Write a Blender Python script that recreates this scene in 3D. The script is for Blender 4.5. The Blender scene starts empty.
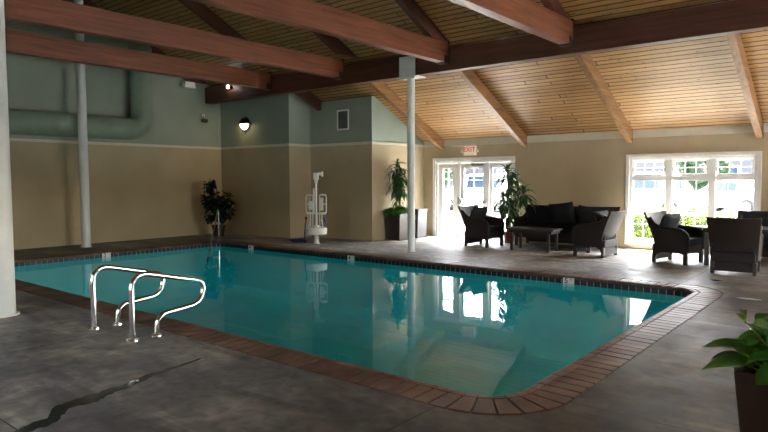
import bpy, bmesh, math, random
from mathutils import Vector, Matrix
PI = math.pi
sc = bpy.context.scene
C = sc.collection

# ------------------------------------------------------------ camera
def cam_axes(yaw, pit, roll):
    f = Vector((math.sin(yaw)*math.cos(pit), math.cos(yaw)*math.cos(pit), math.sin(pit)))
    r0 = Vector((math.cos(yaw), -math.sin(yaw), 0)); u0 = r0.cross(f)
    r = r0*math.cos(roll) + u0*math.sin(roll)
    return r, r.cross(f), f
r_, u_, f_ = cam_axes(-0.688603, -0.0592413, -0.0037082)
cd = bpy.data.cameras.new('camera'); cam = bpy.data.objects.new('camera', cd); C.objects.link(cam)
cam.matrix_world = Matrix(((r_.x, u_.x, -f_.x, 0), (r_.y, u_.y, -f_.y, 0), (r_.z, u_.z, -f_.z, 1.5), (0, 0, 0, 1)))
cd.sensor_width = 36; cd.lens = 616.81/768*36; cd.clip_start = .05; cd.clip_end = 300
sc.camera = cam

# ------------------------------------------------------------ light
w = bpy.data.worlds.new('world'); sc.world = w; w.use_nodes = True
wn = w.node_tree; bg = wn.nodes['Background']
sky = wn.nodes.new('ShaderNodeTexSky'); sky.sky_type = 'NISHITA'; sky.sun_disc = False
sky.sun_elevation = math.radians(55); sky.sun_rotation = math.radians(25); sky.air_density = 1.0; sky.dust_density = 1.5
hs = wn.nodes.new('ShaderNodeHueSaturation'); hs.inputs['Saturation'].default_value = .45   # hazy, washed-out sky
wn.links.new(sky.outputs[0], hs.inputs['Color'])
tint = wn.nodes.new('ShaderNodeMix'); tint.data_type = 'RGBA'; tint.blend_type = 'MULTIPLY'; tint.inputs[0].default_value = 1; tint.inputs[7].default_value = (1.05, .98, .90, 1)
wn.links.new(hs.outputs[0], tint.inputs[6]); wn.links.new(tint.outputs[2], bg.inputs[0]); bg.inputs[1].default_value = 1.0
sd = bpy.data.lights.new('sun', 'SUN'); sd.energy = 24.0; sd.angle = math.radians(.6); sd.color = (1, .96, .9)
sun = bpy.data.objects.new('sun', sd); C.objects.link(sun)
sun.rotation_euler = Vector((.04, .8, 1.5)).to_track_quat('Z', 'Y').to_euler()
def portal(x, y, z, sx, sz, rot):
    l = bpy.data.lights.new('portal', 'AREA'); l.shape = 'RECTANGLE'; l.size = sx; l.size_y = sz
    l.cycles.is_portal = True
    o = bpy.data.objects.new('portal', l); C.objects.link(o); o.location = (x, y, z); o.rotation_euler = rot
sc.view_settings.view_transform = 'Standard'; sc.view_settings.look = 'None'
sc.view_settings.gamma = 1; sc.view_settings.use_curve_mapping = False
sc.view_settings.exposure = 2.84
sc.render.film_transparent = False
cy = sc.cycles
cy.use_denoising = True; cy.max_bounces = 10; cy.diffuse_bounces = 6; cy.glossy_bounces = 5
cy.transparent_max_bounces = 12; cy.caustics_reflective = False; cy.caustics_refractive = False
cy.sample_clamp_indirect = 6

# ------------------------------------------------------------ materials
def newmat(name):
    m = bpy.data.materials.new(name); m.use_nodes = True; nt = m.node_tree
    return m, nt, nt.nodes['Principled BSDF']
def L(nt, a, b): nt.links.new(a, b)
def N(nt, t, **kw):
    n = nt.nodes.new(t)
    for k, v in kw.items():
        if k.startswith('i_'):
            k = k[2:]; n.inputs[int(k) if k.isdigit() else k.replace('_', ' ')].default_value = v
        else: setattr(n, k, v)
    return n
def coords(nt, kind='Object', scale=(1, 1, 1), rot=(0, 0, 0)):
    tc = N(nt, 'ShaderNodeTexCoord'); mp = N(nt, 'ShaderNodeMapping')
    mp.inputs['Scale'].default_value = scale; mp.inputs['Rotation'].default_value = rot
    L(nt, tc.outputs[kind], mp.inputs[0]); return mp.outputs[0]
def ramp(nt, fac, stops):
    r = N(nt, 'ShaderNodeValToRGB'); L(nt, fac, r.inputs[0]); e = r.color_ramp.elements
    while len(e) < len(stops): e.new(.5)
    for k, (p, c) in enumerate(stops): e[k].position = p; e[k].color = (*c, 1)
    return r.outputs[0]
def bump(nt, b, h, s=.3, d=.01):
    n = N(nt, 'ShaderNodeBump'); n.inputs['Strength'].default_value = s; n.inputs['Distance'].default_value = d
    L(nt, h, n.inputs['Height']); L(nt, n.outputs[0], b.inputs['Normal']); return n
def plain(name, col, rough=.5, metal=0, var=.12, nscale=6, bs=0, spec=None, scale=(1, 1, 1)):
    m, nt, b = newmat(name)
    v = coords(nt, 'Object', scale)
    n = N(nt, 'ShaderNodeTexNoise'); n.inputs['Scale'].default_value = nscale; n.inputs['Detail'].default_value = 4
    L(nt, v, n.inputs['Vector'])
    L(nt, ramp(nt, n.outputs[0], [(.3, tuple(c*(1-var) for c in col)), (.7, tuple(min(1, c*(1+var)) for c in col))]), b.inputs['Base Color'])
    b.inputs['Roughness'].default_value = rough; b.inputs['Metallic'].default_value = metal
    if spec is not None: b.inputs['Specular IOR Level'].default_value = spec
    if bs: bump(nt, b, n.outputs[0], bs)
    return m
def wood(name, c1, c2, rough=.5, axis=1, stretch=.06, spec=.4):
    m, nt, b = newmat(name)
    s = [9, 9, 9]; s[axis] = 9*stretch
    v = coords(nt, 'Object', tuple(s))
    n = N(nt, 'ShaderNodeTexNoise'); n.inputs['Scale'].default_value = 2; n.inputs['Detail'].default_value = 6; n.inputs['Distortion'].default_value = .6
    L(nt, v, n.inputs['Vector'])
    L(nt, ramp(nt, n.outputs[0], [(.3, c1), (.68, c2)]), b.inputs['Base Color'])
    b.inputs['Roughness'].default_value = rough; b.inputs['Specular IOR Level'].default_value = spec
    bump(nt, b, n.outputs[0], .15, .01); return m
def two_sided_ior(nt, fr, ior):
    ge = N(nt, 'ShaderNodeNewGeometry'); mr = N(nt, 'ShaderNodeMapRange'); L(nt, ge.outputs['Backfacing'], mr.inputs[0])
    mr.inputs[3].default_value = ior; mr.inputs[4].default_value = 1/ior; L(nt, mr.outputs[0], fr.inputs[0])
def glass(name, tint=(1, 1, 1)):
    m, nt, b = newmat(name); nt.nodes.remove(b); out = nt.nodes['Material Output']
    t = N(nt, 'ShaderNodeBsdfTransparent'); t.inputs[0].default_value = (*tint, 1)
    g = N(nt, 'ShaderNodeBsdfGlossy'); g.inputs['Roughness'].default_value = .02
    fr = N(nt, 'ShaderNodeFresnel'); two_sided_ior(nt, fr, 1.45)
    mx = N(nt, 'ShaderNodeMixShader'); L(nt, fr.outputs[0], mx.inputs[0]); L(nt, t.outputs[0], mx.inputs[1]); L(nt, g.outputs[0], mx.inputs[2])
    L(nt, mx.outputs[0], out.inputs[0]); return m
def emit(name, col, s):
    m, nt, b = newmat(name); b.inputs['Base Color'].default_value = (*col, 1)
    b.inputs['Emission Color'].default_value = (*col, 1); b.inputs['Emission Strength'].default_value = s; return m

def wall_mat(name, col):
    m, nt, b = newmat(name)
    v = coords(nt, 'Object')
    n = N(nt, 'ShaderNodeTexNoise'); n.inputs['Scale'].default_value = 1.3; n.inputs['Detail'].default_value = 5; L(nt, v, n.inputs['Vector'])
    L(nt, ramp(nt, n.outputs[0], [(.3, tuple(c*.93 for c in col)), (.7, tuple(c*1.05 for c in col))]), b.inputs['Base Color'])
    b.inputs['Roughness'].default_value = .75; b.inputs['Specular IOR Level'].default_value = .25
    # vertical sheet seams of the panelling, along either wall direction
    sp = N(nt, 'ShaderNodeSeparateXYZ'); L(nt, v, sp.inputs[0])
    ad = N(nt, 'ShaderNodeMath', operation='ADD'); L(nt, sp.outputs[0], ad.inputs[0]); L(nt, sp.outputs[1], ad.inputs[1])
    md = N(nt, 'ShaderNodeMath', operation='PINGPONG'); md.inputs[1].default_value = .15; L(nt, ad.outputs[0], md.inputs[0])
    lt = N(nt, 'ShaderNodeMath', operation='GREATER_THAN'); lt.inputs[1].default_value = .006; L(nt, md.outputs[0], lt.inputs[0])
    bump(nt, b, lt.outputs[0], .25, .004); return m

M = {}
M['beige'] = wall_mat('beige_wall', (.46, .385, .255))
M['teal'] = wall_mat('green_wall', (.29, .345, .295))
M['trimcream'] = plain('cream_trim', (.62, .60, .50), .55, var=.04)
M['white'] = plain('white_paint', (.78, .79, .78), .4, var=.03)
M['column'] = plain('column_paint', (.74, .78, .79), .4, var=.04)
M['white_plastic'] = plain('white_plastic', (.75, .76, .74), .35, var=.03)
M['beam'] = wood('red_brown_beam', (.105, .036, .018), (.225, .078, .040), .45, 1)
M['header'] = wood('dark_header_wood', (.055, .020, .013), (.105, .038, .024), .5, 0)
M['rafter'] = wood('honey_rafter_wood', (.185, .092, .038), (.34, .18, .078), .45, 1)
M['wicker'] = None
M['darkfabric'] = plain('charcoal_cushion', (.018, .019, .022), .85, var=.2, nscale=40, bs=.1, spec=.2)
M['tabledark'] = plain('dark_resin', (.035, .027, .025), .3, var=.15)
M['chrome'] = plain('polished_steel', (.75, .76, .78), .12, 1, .03)
M['steel'] = plain('brushed_steel', (.5, .5, .5), .3, 1, .05)
M['greybin'] = plain('grey_plastic', (.09, .093, .10), .4, var=.05)
M['black'] = plain('black_metal', (.015, .015, .015), .4, var=.1)
M['bluestrap'] = plain('blue_webbing', (.02, .025, .16), .7, var=.1)
M['planter'] = plain('dark_brown_planter', (.035, .022, .018), .4, var=.25, nscale=8)
M['planter2'] = plain('brown_ceramic_planter', (.045, .026, .019), .35, var=.2, nscale=9, scale=(1, 1, .2))
M['redpot'] = plain('terracotta_pot', (.30, .07, .04), .5, var=.12)
M['maroonpot'] = plain('dark_red_pot', (.045, .014, .012), .5, var=.12)
M['soil'] = plain('soil', (.02, .014, .01), .95, var=.4, nscale=60, bs=.5)
M['leaf'] = plain('dark_green_leaf', (.035, .11, .026), .4, var=.35, nscale=5)
M['leafdark'] = plain('deep_green_leaf', (.007, .018, .010), .45, var=.3, nscale=5)
M['pothos'] = plain('bright_green_leaf', (.075, .26, .035), .35, var=.5, nscale=9)
M['limeleaf'] = plain('yellow_green_leaf', (.28, .38, .04), .4, var=.25, nscale=20)
M['cane'] = plain('pale_cane', (.22, .19, .11), .8, var=.25, nscale=20, bs=.3)
M['bark'] = plain('tree_bark', (.11, .085, .065), .9, var=.3, nscale=10, bs=.5)
M['grout'] = plain('pale_grout', (.42, .42, .40), .8, var=.1)
M['tile'] = plain('navy_glazed_tile', (.010, .016, .026), .4, var=.3, nscale=9, spec=.25)
M['brick'] = None
M['plaster'] = plain('teal_pool_plaster', (.05, .86, .95), .6, var=.05, nscale=2)
M['glass'] = glass('window_glass', (.97, .98, .98))
M['carwhite'] = plain('white_car_paint', (.78, .8, .82), .2, var=.02)
M['carglass'] = plain('car_window', (.02, .035, .06), .15, var=.1, spec=.25)
M['tyre'] = plain('tyre_rubber', (.02, .02, .02), .8, var=.1)
M['redlight'] = plain('red_tail_light', (.16, .004, .008), .3, var=.05)
M['lilac'] = plain('grey_siding', (.045, .048, .06), .8, var=.05)
M['roofing'] = plain('grey_shingles', (.022, .022, .028), .9, var=.15, nscale=30)
M['hedge'] = plain('hedge_leaf', (.30, .42, .10), .5, var=.4, nscale=8)
M['treeleaf'] = plain('tree_leaf', (.02, .05, .02), .6, var=.4, nscale=3)
M['asphalt'] = plain('pale_pavement', (.46, .45, .43), .9, var=.08, nscale=3)
M['wet'] = plain('wet_concrete', (.018, .020, .016), .16, var=.2, nscale=12)
M['red_ink'] = emit('exit_letters', (.6, .015, .02), .07)
M['signface'] = emit('exit_face', (.75, .66, .55), .05)
M['ink'] = plain('black_ink', (.01, .01, .012), .5, var=.05)
M['greyink'] = plain('grey_ink', (.35, .36, .35), .5, var=.05)
M['bulb'] = emit('lit_globe', (1, .72, .38), 5)
M['spotlit'] = emit('lit_spot_lens', (1, .93, .8), 14)
M['screen'] = plain('smoky_vent', (.10, .12, .12), .4, var=.3)

def mk_wicker():
    m, nt, b = newmat('brown_wicker'); v = coords(nt, 'Object')
    a = N(nt, 'ShaderNodeTexWave', wave_type='BANDS', bands_direction='Z'); a.inputs['Scale'].default_value = 22; L(nt, v, a.inputs['Vector'])
    c = N(nt, 'ShaderNodeTexWave', wave_type='BANDS', bands_direction='DIAGONAL'); c.inputs['Scale'].default_value = 16; L(nt, v, c.inputs['Vector'])
    mu = N(nt, 'ShaderNodeMath', operation='MULTIPLY'); L(nt, a.outputs[1], mu.inputs[0]); L(nt, c.outputs[1], mu.inputs[1])
    L(nt, ramp(nt, mu.outputs[0], [(.1, (.016, .010, .009)), (.8, (.048, .031, .028))]), b.inputs['Base Color'])
    b.inputs['Roughness'].default_value = .6; b.inputs['Specular IOR Level'].default_value = .3; bump(nt, b, mu.outputs[0], .4, .006); return m
M['wicker'] = mk_wicker()

def mk_brick():
    m, nt, b = newmat('brown_coping_brick'); v = coords(nt, 'Object')
    n = N(nt, 'ShaderNodeTexNoise'); n.inputs['Scale'].default_value = 3.1; n.inputs['Detail'].default_value = 8; L(nt, v, n.inputs['Vector'])
    L(nt, ramp(nt, n.outputs[0], [(.3, (.05, .027, .018)), (.55, (.12, .066, .045)), (.75, (.21, .13, .10))]), b.inputs['Base Color'])
    b.inputs['Roughness'].default_value = .45; b.inputs['Specular IOR Level'].default_value = .35; bump(nt, b, n.outputs[0], .5, .01); return m
M['brick'] = mk_brick()
M['mortar'] = plain('coping_mortar', (.05, .038, .032), .8, var=.2, nscale=20)

def mk_planks():
    m, nt, b = newmat('pine_ceiling_planks'); v = coords(nt, 'Object')
    br = N(nt, 'ShaderNodeTexBrick'); L(nt, v, br.inputs['Vector'])
    br.inputs['Scale'].default_value = 1; br.inputs['Brick Width'].default_value = 5.3; br.inputs['Row Height'].default_value = .118
    br.inputs['Mortar Size'].default_value = .014; br.inputs['Mortar Smooth'].default_value = .3; br.inputs['Bias'].default_value = -.1
    br.inputs['Color1'].default_value = (.54, .315, .12, 1); br.inputs['Color2'].default_value = (.41, .222, .075, 1)
    br.inputs['Mortar'].default_value = (.05, .025, .012, 1); br.offset = .37; br.offset_frequency = 2; br.squash = .8; br.squash_frequency = 3
    v2 = coords(nt, 'Object', (.8, 14, 1))
    n = N(nt, 'ShaderNodeTexNoise'); n.inputs['Scale'].default_value = 2.2; n.inputs['Detail'].default_value = 7; L(nt, v2, n.inputs['Vector'])
    mx = N(nt, 'ShaderNodeMix', data_type='RGBA', blend_type='MULTIPLY'); mx.inputs[0].default_value = .75
    L(nt, br.outputs[0], mx.inputs[6]); L(nt, ramp(nt, n.outputs[0], [(.3, (.62, .55, .5)), (.65, (1, 1, 1))]), mx.inputs[7])
    v3 = coords(nt, 'Object', (5, 17, 1)); kn = N(nt, 'ShaderNodeTexNoise'); kn.inputs['Scale'].default_value = 1.6; kn.inputs['Detail'].default_value = 3; L(nt, v3, kn.inputs['Vector'])
    m3 = N(nt, 'ShaderNodeMix', data_type='RGBA', blend_type='MULTIPLY'); m3.inputs[0].default_value = 1
    L(nt, mx.outputs[2], m3.inputs[6]); L(nt, ramp(nt, kn.outputs[0], [(.30, (.22, .14, .09)), (.37, (1, 1, 1))]), m3.inputs[7])
    L(nt, m3.outputs[2], b.inputs['Base Color']); b.inputs['Roughness'].default_value = .5
    inv = N(nt, 'ShaderNodeMath', operation='SUBTRACT'); inv.inputs[0].default_value = 1; L(nt, br.outputs[1], inv.inputs[1])
    bump(nt, b, inv.outputs[0], .6, .012); return m
M['planks'] = mk_planks()

def mk_floor():
    m, nt, b = newmat('sealed_concrete'); v = coords(nt, 'Object')
    def nz(s, d=5, dist=0):
        n = N(nt, 'ShaderNodeTexNoise'); n.inputs['Scale'].default_value = s; n.inputs['Detail'].default_value = d; n.inputs['Distortion'].default_value = dist
        L(nt, v, n.inputs['Vector']); return n.outputs[0]
    a, c, d = nz(.55, 7, 1.2), nz(2.6, 10, 1.0), nz(24, 4)
    col = ramp(nt, a, [(.30, (.075, .075, .078)), (.5, (.13, .126, .12)), (.70, (.21, .20, .18))])
    col2 = ramp(nt, c, [(.28, (.55, .55, .58)), (.5, (.95, .95, .95)), (.72, (1.5, 1.46, 1.4))])
    mx = N(nt, 'ShaderNodeMix', data_type='RGBA', blend_type='MULTIPLY'); mx.inputs[0].default_value = 1; L(nt, col, mx.inputs[6]); L(nt, col2, mx.inputs[7])
    v4 = coords(nt, 'Object', (.5, 2.2, 1), (0, 0, .5)); sn = N(nt, 'ShaderNodeTexNoise'); sn.inputs['Scale'].default_value = 1.1; sn.inputs['Detail'].default_value = 9; sn.inputs['Distortion'].default_value = 1.5; L(nt, v4, sn.inputs['Vector'])
    mxa = N(nt, 'ShaderNodeMix', data_type='RGBA', blend_type='MULTIPLY'); mxa.inputs[0].default_value = 1; L(nt, mx.outputs[2], mxa.inputs[6])
    L(nt, ramp(nt, sn.outputs[0], [(.34, (.6, .6, .61)), (.5, (1, 1, 1)), (.60, (1.05, 1.04, 1.02)), (.72, (1.6, 1.58, 1.52))]), mxa.inputs[7]); mx = mxa
    fn_ = nz(9, 8, .6); mxb = N(nt, 'ShaderNodeMix', data_type='RGBA', blend_type='MULTIPLY'); mxb.inputs[0].default_value = 1; L(nt, mx.outputs[2], mxb.inputs[6])
    L(nt, ramp(nt, fn_, [(.32, (.72, .72, .73)), (.5, (1, 1, 1)), (.68, (1.28, 1.27, 1.25))]), mxb.inputs[7])
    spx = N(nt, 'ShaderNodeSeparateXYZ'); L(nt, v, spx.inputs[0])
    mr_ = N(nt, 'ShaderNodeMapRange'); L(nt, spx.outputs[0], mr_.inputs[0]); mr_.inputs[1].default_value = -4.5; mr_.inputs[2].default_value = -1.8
    hue = ramp(nt, mr_.outputs[0], [(0, (1.36, 1.40, 1.48)), (1, (.60, .55, .48))])  # right slab stained brown; light balance also put in, left brighter, right darker
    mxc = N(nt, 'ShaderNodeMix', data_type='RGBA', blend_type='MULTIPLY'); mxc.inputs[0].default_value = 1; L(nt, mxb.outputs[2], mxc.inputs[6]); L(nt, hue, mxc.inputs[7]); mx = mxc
    # paler slab beyond the far coping, albedo lifted further to bounce daylight
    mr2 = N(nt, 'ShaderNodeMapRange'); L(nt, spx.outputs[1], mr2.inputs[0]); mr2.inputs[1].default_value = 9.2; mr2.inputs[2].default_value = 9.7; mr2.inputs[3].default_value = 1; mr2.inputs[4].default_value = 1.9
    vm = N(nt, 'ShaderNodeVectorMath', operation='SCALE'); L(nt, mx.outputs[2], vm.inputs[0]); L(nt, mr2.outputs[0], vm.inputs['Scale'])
    # saw-cut joints
    sp = N(nt, 'ShaderNodeSeparateXYZ'); L(nt, v, sp.inputs[0])
    def joint(out, val, wd):
        s = N(nt, 'ShaderNodeMath', operation='SUBTRACT'); L(nt, out, s.inputs[0]); s.inputs[1].default_value = val
        ab = N(nt, 'ShaderNodeMath', operation='ABSOLUTE'); L(nt, s.outputs[0], ab.inputs[0])
        g = N(nt, 'ShaderNodeMath', operation='GREATER_THAN'); L(nt, ab.outputs[0], g.inputs[0]); g.inputs[1].default_value = wd; return g.outputs[0]
    cur = None
    for o_, val, wd in ((sp.outputs[0], -2.28, .008), (sp.outputs[1], 3.93, .008), (sp.outputs[1], 6.32, .012), (sp.outputs[1], 8.85, .008), (sp.outputs[0], -5.9, .006), (sp.outputs[0], -9.4, .006), (sp.outputs[1], 11.6, .005), (sp.outputs[1], 1.4, .006)):
        g = joint(o_, val, wd)
        if cur is None: cur = g
        else:
            mm = N(nt, 'ShaderNodeMath', operation='MULTIPLY'); L(nt, cur, mm.inputs[0]); L(nt, g, mm.inputs[1]); cur = mm.outputs[0]
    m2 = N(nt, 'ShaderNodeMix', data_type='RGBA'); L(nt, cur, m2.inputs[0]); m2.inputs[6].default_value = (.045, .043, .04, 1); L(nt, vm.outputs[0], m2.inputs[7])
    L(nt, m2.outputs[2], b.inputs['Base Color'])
    rr = N(nt, 'ShaderNodeMapRange'); L(nt, c, rr.inputs[0]); rr.inputs[1].default_value = .3; rr.inputs[2].default_value = .7; rr.inputs[3].default_value = .42; rr.inputs[4].default_value = .65; b.inputs['Specular IOR Level'].default_value = .28
    L(nt, rr.outputs[0], b.inputs['Roughness'])
    ad = N(nt, 'ShaderNodeMath', operation='MULTIPLY_ADD'); L(nt, cur, ad.inputs[0]); ad.inputs[1].default_value = 1.2; L(nt, d, ad.inputs[2])
    bump(nt, b, ad.outputs[0], .22, .006); return m
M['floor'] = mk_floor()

def mk_water():
    m, nt, b = newmat('pool_water'); nt.nodes.remove(b); out = nt.nodes['Material Output']; v = coords(nt, 'Object')
    n = N(nt, 'ShaderNodeTexNoise'); n.inputs['Scale'].default_value = .9; n.inputs['Detail'].default_value = 1.5; L(nt, v, n.inputs['Vector'])
    bp = N(nt, 'ShaderNodeBump'); bp.inputs['Strength'].default_value = 1; bp.inputs["Distance"].default_value = .004; L(nt, n.outputs[0], bp.inputs['Height'])
    t = N(nt, 'ShaderNodeBsdfTransparent'); t.inputs[0].default_value = (.42, .97, 1.0, 1)
    g = N(nt, 'ShaderNodeBsdfGlossy'); g.inputs['Roughness'].default_value = 0; L(nt, bp.outputs[0], g.inputs['Normal'])
    fr = N(nt, 'ShaderNodeFresnel'); two_sided_ior(nt, fr, 1.4)
    m2 = N(nt, 'ShaderNodeMixShader'); L(nt, fr.outputs[0], m2.inputs[0]); L(nt, t.outputs[0], m2.inputs[1]); L(nt, g.outputs[0], m2.inputs[2])
    L(nt, m2.outputs[0], out.inputs[0]); return m
M['water'] = mk_water()

# ------------------------------------------------------------ mesh helpers
class MB:
    def __init__(s): s.v = []; s.f = []; s.m = []
    def add(s, vs, fs, mat=0):
        o = len(s.v); s.v += [tuple(v) for v in vs]; s.f += [tuple(i+o for i in f) for f in fs]; s.m += [mat]*len(fs); return s
    def box(s, x0, x1, y0, y1, z0, z1, mat=0, mtx=None):
        vs = [Vector((x, y, z)) for x in (x0, x1) for y in (y0, y1) for z in (z0, z1)]
        if mtx: vs = [mtx @ v for v in vs]
        return s.add(vs, [(0, 1, 3, 2), (4, 6, 7, 5), (0, 4, 5, 1), (2, 3, 7, 6), (0, 2, 6, 4), (1, 5, 7, 3)], mat)
    def prism(s, pts, axis, a, b, mat=0, mtx=None):
        n = len(pts)
        def mk(t, p):
            if axis == 0: v = Vector((t, p[0], p[1]))
            elif axis == 1: v = Vector((p[0], t, p[1]))
            else: v = Vector((p[0], p[1], t))
            return mtx @ v if mtx else v
        vs = [mk(a, p) for p in pts] + [mk(b, p) for p in pts]
        fs = [tuple(range(n)), tuple(range(2*n-1, n-1, -1))] + [(i, i+n, (i+1) % n+n, (i+1) % n) for i in range(n)]
        return s.add(vs, fs, mat)
    def tube(s, pts, r, n=10, mat=0, cap=True):
        pts = [Vector(p) for p in pts]; k = len(pts)
        rs = r if isinstance(r, (list, tuple)) else [r]*k
        vs = []; up = None
        for i, p in enumerate(pts):
            d = (pts[min(i+1, k-1)] - pts[max(i-1, 0)]).normalized()
            if up is None:
                up = Vector((0, 0, 1)) if abs(d.z) < .9 else Vector((1, 0, 0))
            a = d.cross(up).normalized(); up = a.cross(d).normalized()
            for j in range(n):
                t = 2*PI*j/n; vs.append(p + (a*math.cos(t) + up*math.sin(t))*rs[i])
        fs = [(i*n+j, i*n+(j+1) % n, (i+1)*n+(j+1) % n, (i+1)*n+j) for i in range(k-1) for j in range(n)]
        if cap: fs += [tuple(range(n-1, -1, -1)), tuple(range((k-1)*n, k*n))]
        return s.add(vs, fs, mat)
    def lathe(s, prof, c=(0, 0, 0), n=24, mat=0, axis='Z', mtx=None):
        vs = []; k = len(prof)
        for (r, h) in prof:
            for j in range(n):
                t = 2*PI*j/n; v = Vector((r*math.cos(t), r*math.sin(t), h))
                if axis == 'Y': v = Vector((v.x, v.z, v.y))
                if axis == 'X': v = Vector((v.z, v.x, v.y))
                if mtx: v = mtx @ v
                vs.append(v + Vector(c))
        fs = [(i*n+j, i*n+(j+1) % n, (i+1)*n+(j+1) % n, (i+1)*n+j) for i in range(k-1) for j in range(n)]
        fs += [tuple(range(n-1, -1, -1)), tuple(range((k-1)*n, k*n))]
        return s.add(vs, fs, mat)
    def build(s, name, mats, parent=None, loc=None, bevel=0, smooth=False, seg=2, rot=None):
        me = bpy.data.meshes.new(name); me.from_pydata(s.v, [], s.f)
        if not isinstance(mats, (list, tuple)): mats = [mats]
        for m in mats: me.materials.append(m)
        me.polygons.foreach_set('material_index', s.m)
        b = bmesh.new(); b.from_mesh(me); bmesh.ops.recalc_face_normals(b, faces=b.faces); b.to_mesh(me); b.free()
        if smooth:
            me.polygons.foreach_set('use_smooth', [True]*len(me.polygons))
            if hasattr(me, 'set_sharp_from_angle'): me.set_sharp_from_angle(angle=math.radians(40))
        o = bpy.data.objects.new(name, me); C.objects.link(o)
        if parent: o.parent = parent
        if loc: o.location = loc
        if rot: o.rotation_euler = rot
        if bevel:
            md = o.modifiers.new('bevel', 'BEVEL'); md.width = bevel; md.segments = seg; md.limit_method = 'ANGLE'; md.angle_limit = math.radians(35)
        return o
def tag(o, label, cat, group=None, kind=None):
    o['label'] = label; o['category'] = cat
    if group: o['group'] = group
    if kind: o['kind'] = kind
    return o
def struct(o, label=None):
    o['kind'] = 'structure'
    if label: o['label'] = label
    return o
def thing(name, label, cat, loc=(0, 0, 0), rz=0, group=None):
    o = bpy.data.objects.new(name, None); C.objects.link(o); o.location = loc; o.rotation_euler = (0, 0, rz)
    o.empty_display_size = .2
    return tag(o, label, cat, group)
def copy_tree(o, parent=None):
    c = o.copy(); C.objects.link(c); c.parent = parent
    for ch in list(o.children): copy_tree(ch, c)
    return c
def text_mesh(s, size, name, mat, parent, loc, rot, depth=.002):
    cu = bpy.data.curves.new(name, 'FONT'); cu.body = s; cu.size = size; cu.extrude = depth; cu.align_x = 'CENTER'; cu.align_y = 'CENTER'; cu.offset = size*.012
    t = bpy.data.objects.new(name, cu); C.objects.link(t)
    dg = bpy.context.evaluated_depsgraph_get(); me = bpy.data.meshes.new_from_object(t.evaluated_get(dg))
    bpy.data.objects.remove(t); me.materials.clear(); me.materials.append(mat)
    o = bpy.data.objects.new(name, me); C.objects.link(o); o.parent = parent; o.location = loc; o.rotation_euler = rot
    return o

# ------------------------------------------------------------ room dimensions
XL, X1, X2, XR = -14.7, -11.85, -9.72, 4.2
Y0, Y1, Y2, YW = -.62, 10.62, 11.36, 13.5
SL = .49; RZ0 = 2.50; YR = (YW + Y0)/2
def roof(y): return RZ0 + SL*(YW - y) if y > YR else RZ0 + SL*(y - Y0)
T = .16
ZT = 2.385
PX0, PX1, PY0, PY1 = -12.7, -1.98, 3.66, 9.05     # pool inner edge
CW = .36                                          # coping width
WZ = -.11

# ground / floor (floor has the pool hole)
def rrect(x0, x1, y0, y1, r, n=8):
    pts = []
    for cx, cy_, a0 in ((x1-r, y1-r, 0), (x0+r, y1-r, 90), (x0+r, y0+r, 180), (x1-r, y0+r, 270)):
        for k in range(n+1):
            a = math.radians(a0 + 90*k/n); pts.append((cx + r*math.cos(a), cy_ + r*math.sin(a)))
    return pts
def slab_with_hole(outer, hole, z0, z1, name, mat):
    bm = bmesh.new()
    ov = [bm.verts.new((*p, z1)) for p in outer]; hv = [bm.verts.new((*p, z1)) for p in hole]
    es = [bm.edges.new((ov[i], ov[(i+1) % len(ov)])) for i in range(len(ov))] + [bm.edges.new((hv[i], hv[(i+1) % len(hv)])) for i in range(len(hv))]
    g = bmesh.ops.triangle_fill(bm, use_beauty=True, use_dissolve=False, edges=es)
    fs = [f for f in bm.faces]
    ex = bmesh.ops.extrude_face_region(bm, geom=fs)
    for v in ex['geom']:
        if isinstance(v, bmesh.types.BMVert): v.co.z = z0
    bmesh.ops.recalc_face_normals(bm, faces=bm.faces)
    me = bpy.data.meshes.new(name); bm.to_mesh(me); bm.free(); me.materials.append(mat)
    o = bpy.data.objects.new(name, me); C.objects.link(o); return o
cop_o = rrect(PX0-CW, PX1+CW, PY0-CW, PY1+CW, .62)
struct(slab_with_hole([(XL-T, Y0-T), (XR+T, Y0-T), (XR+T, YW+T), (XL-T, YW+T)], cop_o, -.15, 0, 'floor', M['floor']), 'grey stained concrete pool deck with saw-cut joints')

# pool basin
inner = rrect(PX0, PX1, PY0, PY1, .30)
inner_w = rrect(PX0-.012, PX1+.012, PY0-.012, PY1+.012, .31)
b = MB(); n = len(inner_w); basin_o = rrect(PX0-.2, PX1+.2, PY0-.2, PY1+.2, .45)
rings = [(0, -.03), (0, -.8)] + [(.7*(1-math.cos(PI/2*k/6)), -.8-.8*math.sin(PI/2*k/6)) for k in range(1, 7)]   # wall coved into the floor
for (i0, za), (i1, zb) in zip(rings, rings[1:]):
    def rg(i_, z): return [(x, y, z) for x, y in rrect(PX0-.012+i_, PX1+.012-i_, PY0-.012+i_, PY1+.012-i_, .31)]
    b.add(rg(i0, za) + rg(i1, zb), [(i, (i+1) % n, (i+1) % n+n, i+n) for i in range(n)])
b.add(rg(*rings[-1]), [tuple(range(n))])
b.add([(x, y, -.03) for x, y in basin_o] + [(x, y, -1.75) for x, y in basin_o], [(i, (i+1) % n, (i+1) % n+n, i+n) for i in range(n)] + [tuple(range(n, 2*n))])
b.add([(x, y, -.031) for x, y in basin_o] + [(x, y, -.031) for x, y in inner_w], [(i, (i+1) % n, (i+1) % n+n, i+n) for i in range(n)])
struct(b.build('pool_basin', M['plaster'], smooth=True), 'teal plastered basin of the rectangular swimming pool')
b = MB(); b.add([(x, y, WZ) for x, y in inner_w], [tuple(range(n))])
tag(b.build('pool_water', M['water']), 'calm teal water filling the rectangular indoor pool', 'water', kind='stuff')

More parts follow.
